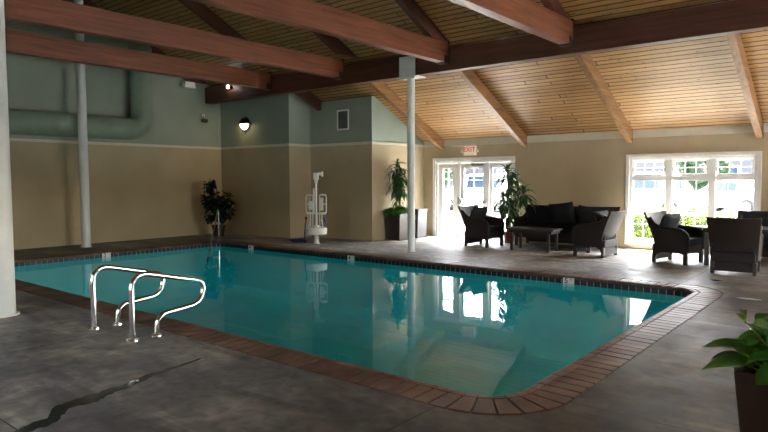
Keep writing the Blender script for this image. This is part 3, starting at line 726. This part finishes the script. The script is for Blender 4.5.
# water trickle on the floor
b = MB(); ctr = [(-3.78, 1.18, .05), (-3.97, 1.40, .05), (-4.03, 1.60, .07), (-4.20, 1.74, .07), (-4.20, 1.90, .09), (-4.24, 2.03, .06), (-4.27, 2.2, .045), (-4.36, 2.46, .035), (-4.39, 2.75, .022), (-4.45, 3.02, .006)]
rn = random.Random(7); cl = []
for (x, y, w_), (x2, y2, w2) in zip(ctr, ctr[1:]):
    for k in range(5):
        u = k/5; cl.append((x+(x2-x)*u + rn.uniform(-.012, .012), y+(y2-y)*u, (w_+(w2-w_)*u)*rn.uniform(.7, 1.2)))
top = [(x-w_, y-.01) for x, y, w_ in cl] + [(x+w_, y+.01) for x, y, w_ in reversed(cl)]
m_ = len(cl)
b.add([(x, y, .0015) for x, y in top], [(i, i+1, 2*m_-2-i, 2*m_-1-i) for i in range(m_-1)])
tag(b.build('water_streak', M['wet']), 'thin dark wet streak across the concrete in the left foreground', 'puddle')
t = MB().lathe([(.001, .005), (.010, .004), (.013, .001)], (-4.32, 2.33, 0), 10).build('debris', M['white'], smooth=True); tag(t, 'tiny white scrap lying in the wet streak', 'scrap')
b = MB(); rn = random.Random(5); ps = [(.16*math.cos(a*2*PI/18)*rn.uniform(.6, 1.1), .07*math.sin(a*2*PI/18)*rn.uniform(.6, 1.1)) for a in range(18)]
b.add([(x, y, .0015) for x, y in ps], [tuple(range(18))]); tag(b.build('floor_patch', plain('pale_patch', (.42, .41, .39), .6), loc=(-1.33, 8.75, 0)), 'pale patch on the concrete by the pool corner', 'patch')
b = MB(); ps = [(.11*math.cos(a*2*PI/16)*rn.uniform(.4, 1.1), .08*math.sin(a*2*PI/16)*rn.uniform(.4, 1.1)) for a in range(16)]
b.add([(x, y, .0015) for x, y in ps], [tuple(range(16))]); tag(b.build('floor_stain', M['wet'], loc=(-1.95, 10.05, 0)), 'small dark stain on the deck before the wicker chairs', 'stain')

# ------------------------------------------------------------ wicker furniture (front = local +Y)
def loft_panel(rows, th):
    # rows: list of lists of points (z levels x across) ; gives a thick curved sheet offset along y
    b = MB(); nr, nc = len(rows), len(rows[0])
    vs = [p for r in rows for p in r] + [(p[0], p[1]+th, p[2]) for r in rows for p in r]
    o = nr*nc
    fs = [(i*nc+j, i*nc+j+1, (i+1)*nc+j+1, (i+1)*nc+j) for i in range(nr-1) for j in range(nc-1)]
    fs += [tuple(k+o for k in f) for f in fs]
    for i in range(nr-1):
        for j in (0, nc-1): fs.append((i*nc+j, (i+1)*nc+j, (i+1)*nc+j+o, i*nc+j+o))
    for j in range(nc-1):
        for i in (0, nr-1): fs.append((i*nc+j, i*nc+j+1, i*nc+j+1+o, i*nc+j+o))
    return b.add(vs, fs)
def rear_y(z):                      # back profile: foot kicks out, waist in, top leans back
    return -.28 - .055*(max(0, .34-z)/.34)**1.6 - .20*max(0, (z-.34)/.54)**1.3
def pillow(w_, h_, th, nx=10, ny=8):
    vs = []; 
    for sgn in (1, -1):
        for i in range(nx+1):
            for j in range(ny+1):
                u, v = i/nx*2-1, j/ny*2-1
                k = (max(0, 1-u**4)*max(0, 1-v**4))**.45
                pin = 1 - .06*(1-abs(u))*0
                vs.append((u*w_/2*(1-.05*(1-v*v)), sgn*th/2*k, v*h_/2*(1-.05*(1-u*u))))
    o = (nx+1)*(ny+1); fs = []
    for i in range(nx):
        for j in range(ny):
            f = (i*(ny+1)+j, (i+1)*(ny+1)+j, (i+1)*(ny+1)+j+1, i*(ny+1)+j+1); fs += [f, tuple(k+o for k in reversed(f))]
    return vs, fs
def wicker_seat(name, label, cat, W, ncush, group=None, pillows=True, backs=None):
    t = thing(name, label, cat, (0, 0, 0), 0, group)
    H = .88; hw = W/2
    def half(z): return hw - .05 + .055*(z/H)**1.6        # narrower at the foot, flared at the top
    # curved back panel
    rows = []; nz = 14; nc = 11
    for i in range(nz+1):
        z = .045 + (H-.045)*i/nz; row = []
        for j in range(nc):
            u = j/(nc-1)*2-1; bow = .035*(1-u*u)*(.4+z)
            zz = z + (.018*u*u if i == nz else 0)
            row.append((u*half(z), rear_y(z) - bow + .035, zz))
        rows.append(row)
    loft_panel(rows, .045).build('back_panel', M['wicker'], t, bevel=.006, smooth=True)
    # side panels with arched bottom, arm falling round at the front
    for s in (-1, 1):
        pr = []
        for k in range(0, 11): z = .02 + (H-.04)*k/10; pr.append((rear_y(z)+.045, z))
        arm = [(-.36, .80), (-.28, .70), (-.18, .635), (-.05, .605), (.10, .60), (.20, .59), (.27, .565), (.31, .52), (.325, .45), (.325, .30), (.32, .10), (.32, .02)]
        und = [(.265, .02), (.26, .17), (.18, .20), (.0, .205), (-.14, .19), (-.21, .14), (-.248, .06), (-.258, .02)]
        pr = pr + arm + und
        # straight panel, then bent outward with height
        xi = hw-.085; b = MB().prism(pr, 0, 0, .05)
        b.v = [((s*(v[0] + half(max(.02, v[2])) - .055)), v[1], v[2]) for v in b.v]
        b.build('side_panel', M['wicker'], t, bevel=.006, smooth=True)
        # rolled arm rest
        pa = [(-.34, .80), (-.26, .69), (-.16, .635), (-.04, .61), (.10, .605), (.20, .595), (.27, .57), (.315, .52), (.33, .45), (.33, .24)]
        b = MB(); P = []
        for i, (y, z) in enumerate(pa): P.append((s*(half(z)-.03), y, z))
        b.tube(P, .038, 10); b.build('arm_rest', M['wicker'], t, smooth=True)
    for s in (-1, 1):
        for y, nm in ((.30, 'leg'), (-.262, 'leg')):
            x = s*(hw-.08)
            MB().prism([(x-.028, 0), (x+.028, 0), (x+.032, .2), (x-.032, .2)], 1, y-.028, y+.028).build(nm, M['tabledark'], t, bevel=.004)
    MB().box(-(hw-.07), hw-.07, -.30, .318, .19, .33).build('seat_base', M['wicker'], t, bevel=.01)
    cw = (W-.16)/ncush
    for k in range(ncush):
        x0 = -(W-.16)/2 + k*cw
        MB().box(x0+.005, x0+cw-.005, -.28, .335, .33, .455).build('seat_cushion', M['darkfabric'], t, bevel=.03, seg=4)
    cols = backs or [(0, 0, 0)]
    for (x, wd, tl) in cols:
        vs, fs = pillow(wd or .57, .46, .16)
        o = MB().add(vs, fs).build('back_cushion', M['darkfabric'], t, smooth=True)
        o.location = (x, -.15 if tl >= 0 else -.16, .66 + (.03 if tl < 0 else 0)); o.rotation_euler = (math.radians(-20 + 2*tl), math.radians(-tl*2), 0)
    return t
c0 = wicker_seat('wicker_armchair', 'dark brown wicker armchair in front of the french doors, cushion on its back', 'chair', .74, 1, 'wicker armchairs')
chairs = [(-7.08, 12.12, -94, 'dark brown wicker armchair in front of the french doors, facing right'),
          (-4.42, 11.9, 86, 'dark brown wicker armchair at the sofa, its back toward the big window'),
          (-2.94, 11.82, -102, 'dark brown wicker armchair alone before the left half of the big window'),
          (-1.89, 11.12, 4, 'dark brown wicker armchair seen squarely from behind at the dining table'),
          (-1.86, 12.93, 182, 'dark brown wicker armchair on the far side of the dining table, partly hidden'), ]
for i, (x, y, a, lb) in enumerate(chairs):
    o = c0 if i == 0 else copy_tree(c0)
    o.location = (x, y, 0); o.rotation_euler = (0, 0, math.radians(a)); o['label'] = lb
s_ = wicker_seat('wicker_sofa', 'long dark wicker sofa with black cushions against the beige wall', 'sofa', 2.15, 3, backs=[(.66, .66, 0), (0, .64, 0), (-.66, .66, 0)])
s_.location = (-5.55, 12.98, 0); s_.rotation_euler = (0, 0, PI)
vs, fs = pillow(.56, .50, .18); 
o = MB().add(vs, fs).build('throw_pillow', M['darkfabric'], smooth=True, loc=(-5.55, 12.92, .74), rot=(math.radians(18), math.radians(-7), 0)); tag(o, 'large black throw pillow standing tilted in the middle of the sofa', 'pillow')
o = MB().add(*pillow(.56, .44, .16)).build('throw_pillow', M['darkfabric'], smooth=True, loc=(-4.93, 12.92, .70), rot=(math.radians(22), math.radians(9), 0)); tag(o, 'black throw pillow leaning at the right end of the sofa', 'pillow')

def low_table(label, x, y, lx, ly, h, name, cat, rz=0, wleg=.05):
    t = thing(name, label, cat, (x, y, 0), rz)
    MB().box(-lx/2, lx/2, -ly/2, ly/2, h-.035, h).build('table_top', M['tabledark'], t, bevel=.006)
    MB().box(-lx/2+.05, lx/2-.05, -ly/2+.03, ly/2-.03, h-.10, h-.036).build('apron', M['wicker'], t, bevel=.004)
    for sx in (-1, 1):
        for sy in (-1, 1):
            cx_, cy_ = sx*(lx/2-.12), sy*(ly/2-.05)
            MB().box(cx_-wleg/2, cx_+wleg/2, cy_-wleg/2, cy_+wleg/2, 0, h-.101).build('leg', M['tabledark'], t, bevel=.003)
    return t
low_table('low dark wicker coffee table in front of the sofa', -5.77, 11.97, 1.06, .5, .47, 'coffee_table', 'table')
low_table('dark dining table between two wicker armchairs at the right edge', -1.9, 12.07, 1.3, .8, .66, 'dining_table', 'table', 0, .07)

# litter bin
t = thing('litter_bin', 'grey square bin behind the slim middle column', 'bin', (-9.48, 12.85, 0))
MB().prism([(-.17, 0), (.17, 0), (.19, .68), (-.19, .68)], 1, -.2, .2).build('bin_body', M['greybin'], t, bevel=.015)
MB().box(-.20, .20, -.215, .215, .68, .74).build('lid', M['greybin'], t, bevel=.012)
MB().box(-.14, .14, -.212, -.2, .46, .60).build('flap', M['steel'], t, bevel=.004)

# ------------------------------------------------------------ plants
def blade(b, base, d, ln, wd, droop, seg=6, mat=0):
    d = Vector(d).normalized(); side = d.cross(Vector((0, 0, 1)))
    side = side.normalized() if side.length > .05 else Vector((1, 0, 0)); p = Vector(base); vs = []
    for i in range(seg+1):
        t = i/seg; w_ = wd*(math.sin(PI*min(1, .12+t*.88))**.7)*(1 if t < 1 else 0) + .001
        nrm = side.cross(d).normalized()
        vs += [p - side*w_/2 + nrm*w_*.18, p, p + side*w_/2 + nrm*w_*.18]
        p = p + d*(ln/seg); d = (d + Vector((0, 0, -droop/seg))).normalized()
    fs = []
    for i in range(seg):
        for j in (0, 1): a = i*3+j; fs.append((a, a+1, a+4, a+3))
    b.add(vs, fs, mat)
def heart(b, base, d, size, tilt, rn, mat=0):
    d = Vector(d).normalized(); side = d.cross(Vector((0, 0, 1)))
    side = side.normalized() if side.length > .05 else Vector((1, 0, 0)); nrm = side.cross(d)
    R = Matrix.Rotation(tilt, 3, d); side = R @ side; nrm = R @ nrm
    prof = [(0, .03), (.05, .34), (.20, .50), (.42, .50), (.65, .38), (.85, .19), (1.0, .01)]
    vs = []; base = Vector(base)
    for t, w_ in prof:
        c = base + d*size*t - Vector((0, 0, 1))*size*.25*t*t
        sh = -.08*size if t < .1 else 0
        vs += [c - side*w_*size + nrm*size*.10*w_*2, c - nrm*0, c + side*w_*size + nrm*size*.10*w_*2]
    fs = []
    for i in range(len(prof)-1):
        for j in (0, 1): a = i*3+j; fs.append((a, a+1, a+4, a+3))
    b.add(vs, fs, mat)
def clamp(b, ax, lo=None, hi=None):
    k = 'xyz'.index(ax)
    for i, v in enumerate(b.v):
        v = list(v)
        if lo is not None and v[k] < lo: v[k] = lo + (lo-v[k])*.02
        if hi is not None and v[k] > hi: v[k] = hi - (v[k]-hi)*.08
        b.v[i] = tuple(v)
def crown(b, top, rn, n_, ln, wd, droop, up=.9):
    for k in range(n_):
        a = k*2.39996 + rn.uniform(-.3, .3); e_ = 1 - k/n_
        el = math.radians(75)*(k/n_)**1.3*up + math.radians(rn.uniform(-18, 12))
        base = (top[0], top[1], top[2] - .22*e_)
        blade(b, base, (math.cos(a)*math.cos(el), math.sin(a)*math.cos(el), math.sin(el)), ln*rn.uniform(.7, 1.1), wd*rn.uniform(.8, 1.15), droop*rn.uniform(.8, 1.3))
def pot_round(t, r0, r1, h, mat):
    MB().lathe([(r0, 0), (r1, h-.05), (r1+.012, h-.05), (r1+.012, h), (r1-.01, h), (r1-.015, h-.03)], n=28).build('pot', mat, t, smooth=True)
    MB().lathe([(r1-.018, h-.06), (r1-.02, h-.028)], n=20).build('soil', M['soil'], t)
def pot_square(t, a0, a1, h, mat, soil=True):
    b = MB(); q = [(-1, -1), (1, -1), (1, 1), (-1, 1)]
    lv = [(a0, 0), (a1, h), (a1-.025, h), (a1-.03, h-.06)]
    vs = [(x*a, y*a, z) for a, z in lv for x, y in q]
    fs = [(i*4+j, i*4+(j+1) % 4, (i+1)*4+(j+1) % 4, (i+1)*4+j) for i in range(3) for j in range(4)] + [(0, 3, 2, 1)]
    b.add(vs, fs).build('pot', mat, t, bevel=.008)
    MB().box(-a1+.032, a1-.032, -a1+.032, a1-.032, h-.10, h-.055).build('soil', M['soil'], t)
def pothos_mass(t, rad, z0, n_, size, rn, hgt=.14, leafmat='pothos', name='foliage', stems=True, square=0):
    b = MB(); s = MB()
    for k in range(n_):
        a = rn.uniform(0, 2*PI); r = rad*math.sqrt(rn.uniform(0, 1))*1.05; z = z0 + hgt*(1-(r/rad)**2)*rn.uniform(.3, 1.1) + rn.uniform(0, .03)
        p = (r*math.cos(a), r*math.sin(a), z)
        el = rn.uniform(-.35, .9); a2 = a + rn.uniform(-.9, .9)
        heart(b, p, (math.cos(a2)*math.cos(el), math.sin(a2)*math.cos(el), math.sin(el)), size*rn.uniform(.6, 1.15), rn.uniform(-.5, .5), rn)
        if stems and k % 2 == 0: s.tube([(p[0]*.4, p[1]*.4, z0-.07), (p[0]*.8, p[1]*.8, z-.01), p], .0035, 5)
    if name == 'foliage' and rad == .31: clamp(b, 'x', lo=-.235)
    b.build(name, M[leafmat], t, smooth=True)
    if stems: s.build('stems', M['pothos'], t, smooth=True)

# tall dracaena over pothos in the dark square planter
rn = random.Random(11)
t = thing('potted_dracaena', 'drooping dracaena over leafy creeper in a dark square planter at the wall corner', 'plant', (-9.44, 12.02, 0))
pot_square(t, .185, .24, .66, M['planter'])
canes = [((-.03, 0), 1.82, .0), ((.04, .03), 1.62, .03), ((-.05, .04), 1.45, -.05), ((.05, -.03), 1.3, .06)]
st_ = MB(); b = MB()
for (x, y), h, ln in canes:
    st_.tube([(x, y, .60), (x+ln*.5, y, (h+.60)/2), (x+ln, y, h)], .016, 8)
    crown(b, (x+ln, y, h+.02), rn, 32, .38, .06, 2.2)
for h in (1.15, 1.3, 1.42, 1.55, 1.68): crown(b, (.0, .0, h), rn, 11, .32, .055, 2.4, .3)
clamp(b, 'x', lo=-.235); st_.build('cane', M['cane'], t, smooth=True); b.build('dracaena_leaves', M['leaf'], t, smooth=True)
pothos_mass(t, .31, .66, 150, .15, rn, .13)

# dracaena by the doors
rn = random.Random(21)
t = thing('potted_dracaena', 'tall dracaena in a red pot between the doors and the sofa', 'plant', (-6.9, 13.0, 0))
pot_round(t, .10, .125, .26, M['redpot'])
canes = [((-.04, .02), 1.66, -.02), ((.05, .0), 1.16, .36), ((-.03, -.03), 1.0, -.1), ((.0, .04), 1.40, .04), ((.02, -.02), .80, .06)]
st_ = MB(); b = MB()
for (x, y), h, ln in canes:
    st_.tube([(x, y, .22), (x+ln*.4, y, h*.6), (x+ln, y, h)], .014, 8)
    crown(b, (x+ln, y - abs(ln)*.25, h+.05), rn, 36, .42, .075, 2.1)
for h, dx in ((.6, 0), (.8, .04), (1.0, -.03), (1.2, .05)): crown(b, (dx, 0, h), rn, 9, .34, .065, 2.4, .4)
clamp(b, 'y', hi=.44)
st_.build('cane', M['cane'], t, smooth=True); b.build('dracaena_leaves', M['leaf'], t, smooth=True)

# dark leafy tree plant in the far corner
rn = random.Random(31)
t = thing('potted_ficus', 'dark bushy potted tree in the far left corner of the pool', 'plant', (-13.88, 9.9, 0))
pot_round(t, .13, .17, .30, M['maroonpot'])
st_ = MB().tube([(0, 0, .32), (.02, 0, .6), (-.03, .02, .95), (-.1, .02, 1.35)], [.025, .022, .018, .01], 8)
b = MB()
for (cx_, cz_, rr) in ((-.25, 1.30, .15), (-.28, 1.05, .17), (-.05, 1.0, .20), (.2, 1.02, .20), (.33, .82, .14), (-.1, .82, .14), (.1, .85, .15), (.25, .6, .15), (-.2, .55, .15), (.05, .55, .17), (-.3, .88, .12), (-.2, 1.42, .07)):
    st_.tube([(0, 0, .6), (cx_*.5, cx_*.3, (cz_+.6)/2), (cx_*.77, cx_*.5, cz_)], .008, 6)
    for k in range(55):
        v = Vector((rn.gauss(0, 1), rn.gauss(0, 1), rn.gauss(0, 1))).normalized()*rr*rn.uniform(.3, 1)
        heart(b, Vector((cx_*.77, cx_*.5, cz_)) + v, v + Vector((0, 0, -.05)), .10*rn.uniform(.7, 1.2), rn.uniform(-1, 1), rn)
st_.build('trunk', M['bark'], t, smooth=True); b.build('foliage', M['leafdark'], t, smooth=True)

# foreground pothos in brown planter
rn = random.Random(45)
t = thing('potted_pothos', 'bright green pothos spilling from a tall brown planter in the right foreground', 'plant', (-.32, 3.32, 0))
pot_square(t, .145, .205, .63, M['planter2'])
pothos_mass(t, .19, .63, 190, .10, rn, .24)
b = MB(); s2 = MB()
for (p, d, sz) in (((-.20, -.12, .72), (-1, -.25, .15), .15), ((-.17, -.17, .66), (-1, -.2, -.05), .17), ((-.14, -.1, .70), (-.8, .3, .5), .14), ((-.2, .0, .66), (-.9, .1, -.1), .14), ((-.05, -.1, .80), (-.5, -.5, .5), .15)):
    heart(b, p, d, sz, rn.uniform(-.3, .3), rn); s2.tube([(p[0]*.4, p[1]*.4, .6), p], .004, 5)
b.build('front_leaves', M['pothos'], t, smooth=True)
b = MB()
s2.tube([(-.05, -.08, .68), (-.13, -.10, .79), (-.185, -.12, .855)], .003, 5)
for d, sz in (((-.25, -.1, 1), .08), ((.2, 0, 1), .07), ((-.5, -.2, .7), .06)): heart(b, (-.185, -.12, .85), d, sz, rn.uniform(-1, 1), rn)
s2.build('stems', M['limeleaf'], t, smooth=True)
b.build('new_shoot', M['limeleaf'], t, smooth=True)['label'] = 'yellow-green young shoot'

# plant at the right edge behind the dining table
rn = random.Random(52)
t = thing('potted_palm', 'dark strap-leaved plant reaching in from the right edge of the window', 'plant', (-1.22, 13.15, 0))
pot_round(t, .14, .18, .4, M['planter'])
st_ = MB().tube([(0, 0, .36), (.01, 0, 1.0)], .016, 8); b = MB()
crown(b, (0, 0, 1.1), rn, 26, .5, .05, .9); clamp(b, 'y', hi=.30); st_.build('cane', M['cane'], t, smooth=True); b.build('leaves', M['leafdark'], t, smooth=True)

# ------------------------------------------------------------ outdoors
struct(MB().box(-90, 60, YW+T+.001, 18.5, -.35, -.02).build('ground', M['asphalt']), 'sunlit pale walkway outside the windows')
struct(MB().box(-90, 60, 18.501, 120, -.35, -.02).build('ground_parking', plain('parking_asphalt', (.10, .10, .105), .9, var=.1, nscale=3)), 'parking lot beyond the walkway')
struct(MB().box(XR+T+.001, 60, -60, YW+T, -.35, -.02).box(-60, XR+T, -60, Y0-T-.001, -.35, -.02).build('ground_near', M['asphalt']), 'pavement on the other sides of the building')
def leaf_mass(b, n_, fn, size, rn):
    for k in range(n_):
        p, d = fn(); d = Vector(d).normalized(); s_ = d.cross(Vector((rn.uniform(-1, 1), rn.uniform(-1, 1), rn.uniform(-1, 1)))).normalized(); q = d.cross(s_)
        z = size*rn.uniform(.6, 1.3); p = Vector(p); u = (s_*rn.uniform(.3, 1) + d*.6).normalized()
        w_ = u.cross(q).normalized()
        b.add([p, p + u*z*.5 + w_*z*.3, p + u*z, p + u*z*.5 - w_*z*.3], [(0, 1, 2, 3)])
rn = random.Random(61)
hx0, hx1 = -6.4, .8
b = MB()
def hf():
    x = rn.uniform(hx0, hx1); s = rn.choice('tfff')
    top = .74 + .07*math.sin(x*3.1) + .04*math.sin(x*7)
    if s == 't': return (x, 14.6+rn.uniform(0, .6), top), (rn.uniform(-.3, .3), rn.uniform(-.3, .3), 1)
    return (x, 14.6+rn.uniform(-.04, .06), rn.uniform(.0, top)), (rn.uniform(-.3, .3), -1, rn.uniform(-.2, .5))
t = thing('hedge', 'low sunlit yellow-green hedge just outside the big window', 'hedge', (0, 0, 0))
leaf_mass(b, 5200, hf, .10, rn); b.build('foliage', M['hedge'], t)
MB().box(hx0, hx1, 14.66, 15.14, -.02, .68).build('inner_branches', M['treeleaf'], t)

def car(x, y, rz, label, kind):
    t = thing('car', label, 'car', (x, y, -.02), rz)
    if kind == 'suv': st = [(-2.35, .55, .80, .95, .80), (-2.25, .40, .98, 1.10, .86), (-1.9, .35, 1.05, 1.62, .90), (-1.2, .3, 1.06, 1.76, .92), (.2, .3, 1.05, 1.78, .92), (.75, .3, 1.04, 1.66, .92), (1.35, .3, 1.02, 1.10, .91), (2.0, .35, .92, .98, .88), (2.35, .45, .72, .80, .78)]
    else: st = [(-2.3, .5, .74, .86, .76), (-2.15, .35, .92, .98, .84), (-1.55, .28, .95, 1.05, .88), (-.85, .28, .95, 1.40, .89), (-.2, .28, .94, 1.46, .89), (.45, .28, .93, 1.36, .89), (1.15, .28, .90, .96, .88), (1.95, .33, .78, .84, .84), (2.3, .42, .62, .68, .74)]
    b = MB(); ring = []
    for (sx, zb, zbelt, zr, hw) in st:
        hr = hw*.78 if zr - zbelt > .25 else hw*.90
        ring.append([(sx, -hw*.93, zb), (sx, -hw, (zb+zbelt)*.5), (sx, -hw*.97, zbelt), (sx, -hr, zr-.04), (sx, -hr*.7, zr), (sx, hr*.7, zr), (sx, hr, zr-.04), (sx, hw*.97, zbelt), (sx, hw, (zb+zbelt)*.5), (sx, hw*.93, zb)])
    n_ = 10; vs = [p for r in ring for p in r]
    fs = [(i*n_+j, i*n_+(j+1) % n_, (i+1)*n_+(j+1) % n_, (i+1)*n_+j) for i in range(len(ring)-1) for j in range(n_)] + [tuple(range(n_)), tuple(range(len(vs)-1, len(vs)-n_-1, -1))]
    b.add(vs, fs); o = b.build('car_body', M['carwhite'], t, smooth=True)
    # side windows and end windows, 1 cm proud of the greenhouse
    def P(i, j, u, v):     # point between belt (2/7) and roof edge (3/6) on station i..i+1
        a, c = ring[i], ring[i+1]
        p0 = Vector(a[j]).lerp(Vector(c[j]), u); k = j+1 if j == 2 else j-1
        p1 = Vector(a[k]).lerp(Vector(c[k]), u); q = p0.lerp(p1, v); q.y += .012*(-1 if j == 2 else 1); return q
    segs = [(2, .1, .95), (3, .05, .95), (4, .05, .9)] if kind == 'suv' else [(3, .05, .95), (4, .05, .95), (5, .05, .45)]
    for j in (2, 7):
        for i, u0, u1 in segs:
            MB().add([P(i, j, u0, .1), P(i, j, u1, .1), P(i, j, u1, .88), P(i, j, u0, .88)], [(0, 1, 2, 3)]).build('side_window', M['carglass'], t)
    ends = ((1, 'rear_window', .25, .9), (5, 'windshield', .1, .9)) if kind == 'suv' else ((2, 'rear_window', .2, .9), (5, 'windshield', .2, .85))
    for i, nm, u0, u1 in ends:
        a, c = ring[i], ring[i+1]
        q = [Vector(a[4]).lerp(Vector(c[4]), u0), Vector(a[5]).lerp(Vector(c[5]), u0), Vector(a[5]).lerp(Vector(c[5]), u1), Vector(a[4]).lerp(Vector(c[4]), u1)]
        MB().add([v + Vector((-.008 if i < 4 else .008, 0, .014)) for v in q], [(0, 1, 2, 3)]).build(nm, M['carglass'], t)
    for s in (-1, 1):
        MB().box(-2.33, -2.12, s*.62-.14, s*.62+.14, .68, .88).build('tail_light', M['redlight'], t, bevel=.02)
        for wx in (-1.4, 1.4):
            wo = MB().lathe([(.12, -.11), (.31, -.10), (.335, -.06), (.335, .06), (.31, .10), (.12, .11)], (wx, s*.80, .335), 22, axis='Y').build('wheel', M['tyre'], t, smooth=True)
            MB().lathe([(.001, -.122), (.19, -.116), (.2, .116), (.001, .122)], (wx, s*.80, .335), 16, axis='Y').build('wheel_hub', M['steel'], wo)
    MB().box(2.2, 2.39, -.7, .7, .30, .50).box(-2.42, -2.22, -.78, .78, .34, .52).build('bumper', M['tyre'], t, bevel=.03)
    return t
car(-8.35, 26.2, math.radians(200), 'white car parked outside, seen through the left and middle bays of the window', 'suv')
car(-5.3, 30.2, math.radians(150), 'white car with a red tail light seen through the right bay of the window', 'sedan')
car(-12.6, 30.5, math.radians(200), 'white car parked farther left, seen at the left edge of the window', 'sedan')
car(-15.4, 26.2, math.radians(165), 'white car seen through the glass door', 'suv')

def building(x0, x1, y0, y1, h, rise, label, wins):
    t = thing('building', label, 'building', (x0, y0, -.02))
    lx, ly = x1-x0, y1-y0
    MB().box(0, lx, 0, ly, 0, h).build('walls', M['lilac'], t)
    MB().prism([(-.5, h), (ly+.5, h), (ly/2, h+rise)], 0, -.5, lx+.5).build('roof', M['roofing'], t)
    for (wx, wz, ww, wh) in wins:
        f = MB(); f.box(wx-.08, wx+ww+.08, -.05, -.001, wz-.08, wz).box(wx-.08, wx+ww+.08, -.05, -.001, wz+wh, wz+wh+.08).box(wx-.08, wx, -.05, -.001, wz, wz+wh).box(wx+ww, wx+ww+.08, -.05, -.001, wz, wz+wh)
        f.box(wx+ww/2-.03, wx+ww/2+.03, -.04, -.001, wz, wz+wh).box(wx, wx+ww, -.04, -.001, wz+wh/2-.03, wz+wh/2+.03)
        fo = f.build('window_frame', M['white'], t)
        MB().box(wx, wx+ww, -.02, -.002, wz, wz+wh).build('pane', M['carglass'], fo)
building(-22, -1.5, 37, 48, 3.6, 3.0, 'grey building with a sloped shingle roof beyond the parked cars', [(1.5, .9, 1.2, 1.2), (4.2, .9, 1.2, 1.2), (8, .9, 1.4, 1.2), (11.5, .9, 1.2, 1.2), (14.5, .9, 1.2, 1.2)])
building(-42, -25, 40, 50, 4.2, 2.0, 'grey building with white windows seen through the glass doors', [(2, 1.2, 1.3, 1.4), (6, 1.2, 1.3, 1.4), (10, 1.2, 1.3, 1.4), (13, 1.2, 1.3, 1.4)])
def tree(x, y, h, r, label, seed):
    rn = random.Random(seed); t = thing('tree', label, 'tree', (x, y, -.02))
    b = MB().tube([(0, 0, 0), (.08, 0, h*.4), (-.05, .05, h*.75), (0, 0, h)], [.16, .13, .09, .04], 10)
    for k in range(6):
        a = k*1.1; z = h*(.4+.08*k); b.tube([(0, 0, z), (math.cos(a)*r*.4, math.sin(a)*r*.4, z+.4), (math.cos(a)*r*.8, math.sin(a)*r*.8, z+.9)], [.06, .045, .02], 6)
    b.build('trunk', M['bark'], t, smooth=True)
    def ff():
        v = Vector((rn.gauss(0, 1), rn.gauss(0, 1), rn.gauss(0, 1))).normalized(); q = v*r*rn.uniform(.5, 1.05); q.z *= .8
        return q + Vector((0, 0, h)), v
    c = MB(); leaf_mass(c, 1800, ff, .28, rn); c.build('foliage', M['treeleaf'], t)
tree(-17.4, 24, 1.9, 1.2, 'dark green tree seen through the left side light of the doors', 71)
tree(-14.6, 34.0, 2.4, 1.3, 'tree beyond the cars, seen through the left bay of the window', 72)
tree(-7.3, 34.2, 2.0, 1.1, 'tree beyond the cars, seen through the right bay of the window', 73)
tree(-22.5, 33, 2.8, 1.8, 'tree beyond the door, left of the farther building', 74)

# daylight portals in the openings (sampling aids for the sky light)
portal((WX0+WX1)/2, YW+.3, (WZ0+WZ1)/2, WX1-WX0, WZ1-WZ0, (-PI/2, 0, 0))
portal((DX0+DX1)/2, YW+.3, DZ/2, DX1-DX0, DZ, (-PI/2, 0, 0))
portal(1.9, YW+.3, (WZ0+WZ1)/2, 2.6, WZ1-WZ0, (-PI/2, 0, 0))
for h in rh: portal(XR+T+.1, (h[0]+h[1])/2, (h[2]+h[3])/2, h[3]-h[2], h[1]-h[0], (0, PI/2, 0))
for h in bh: portal((h[0]+h[1])/2, Y0-T-.1, (h[2]+h[3])/2, h[1]-h[0], h[3]-h[2], (PI/2, 0, 0))
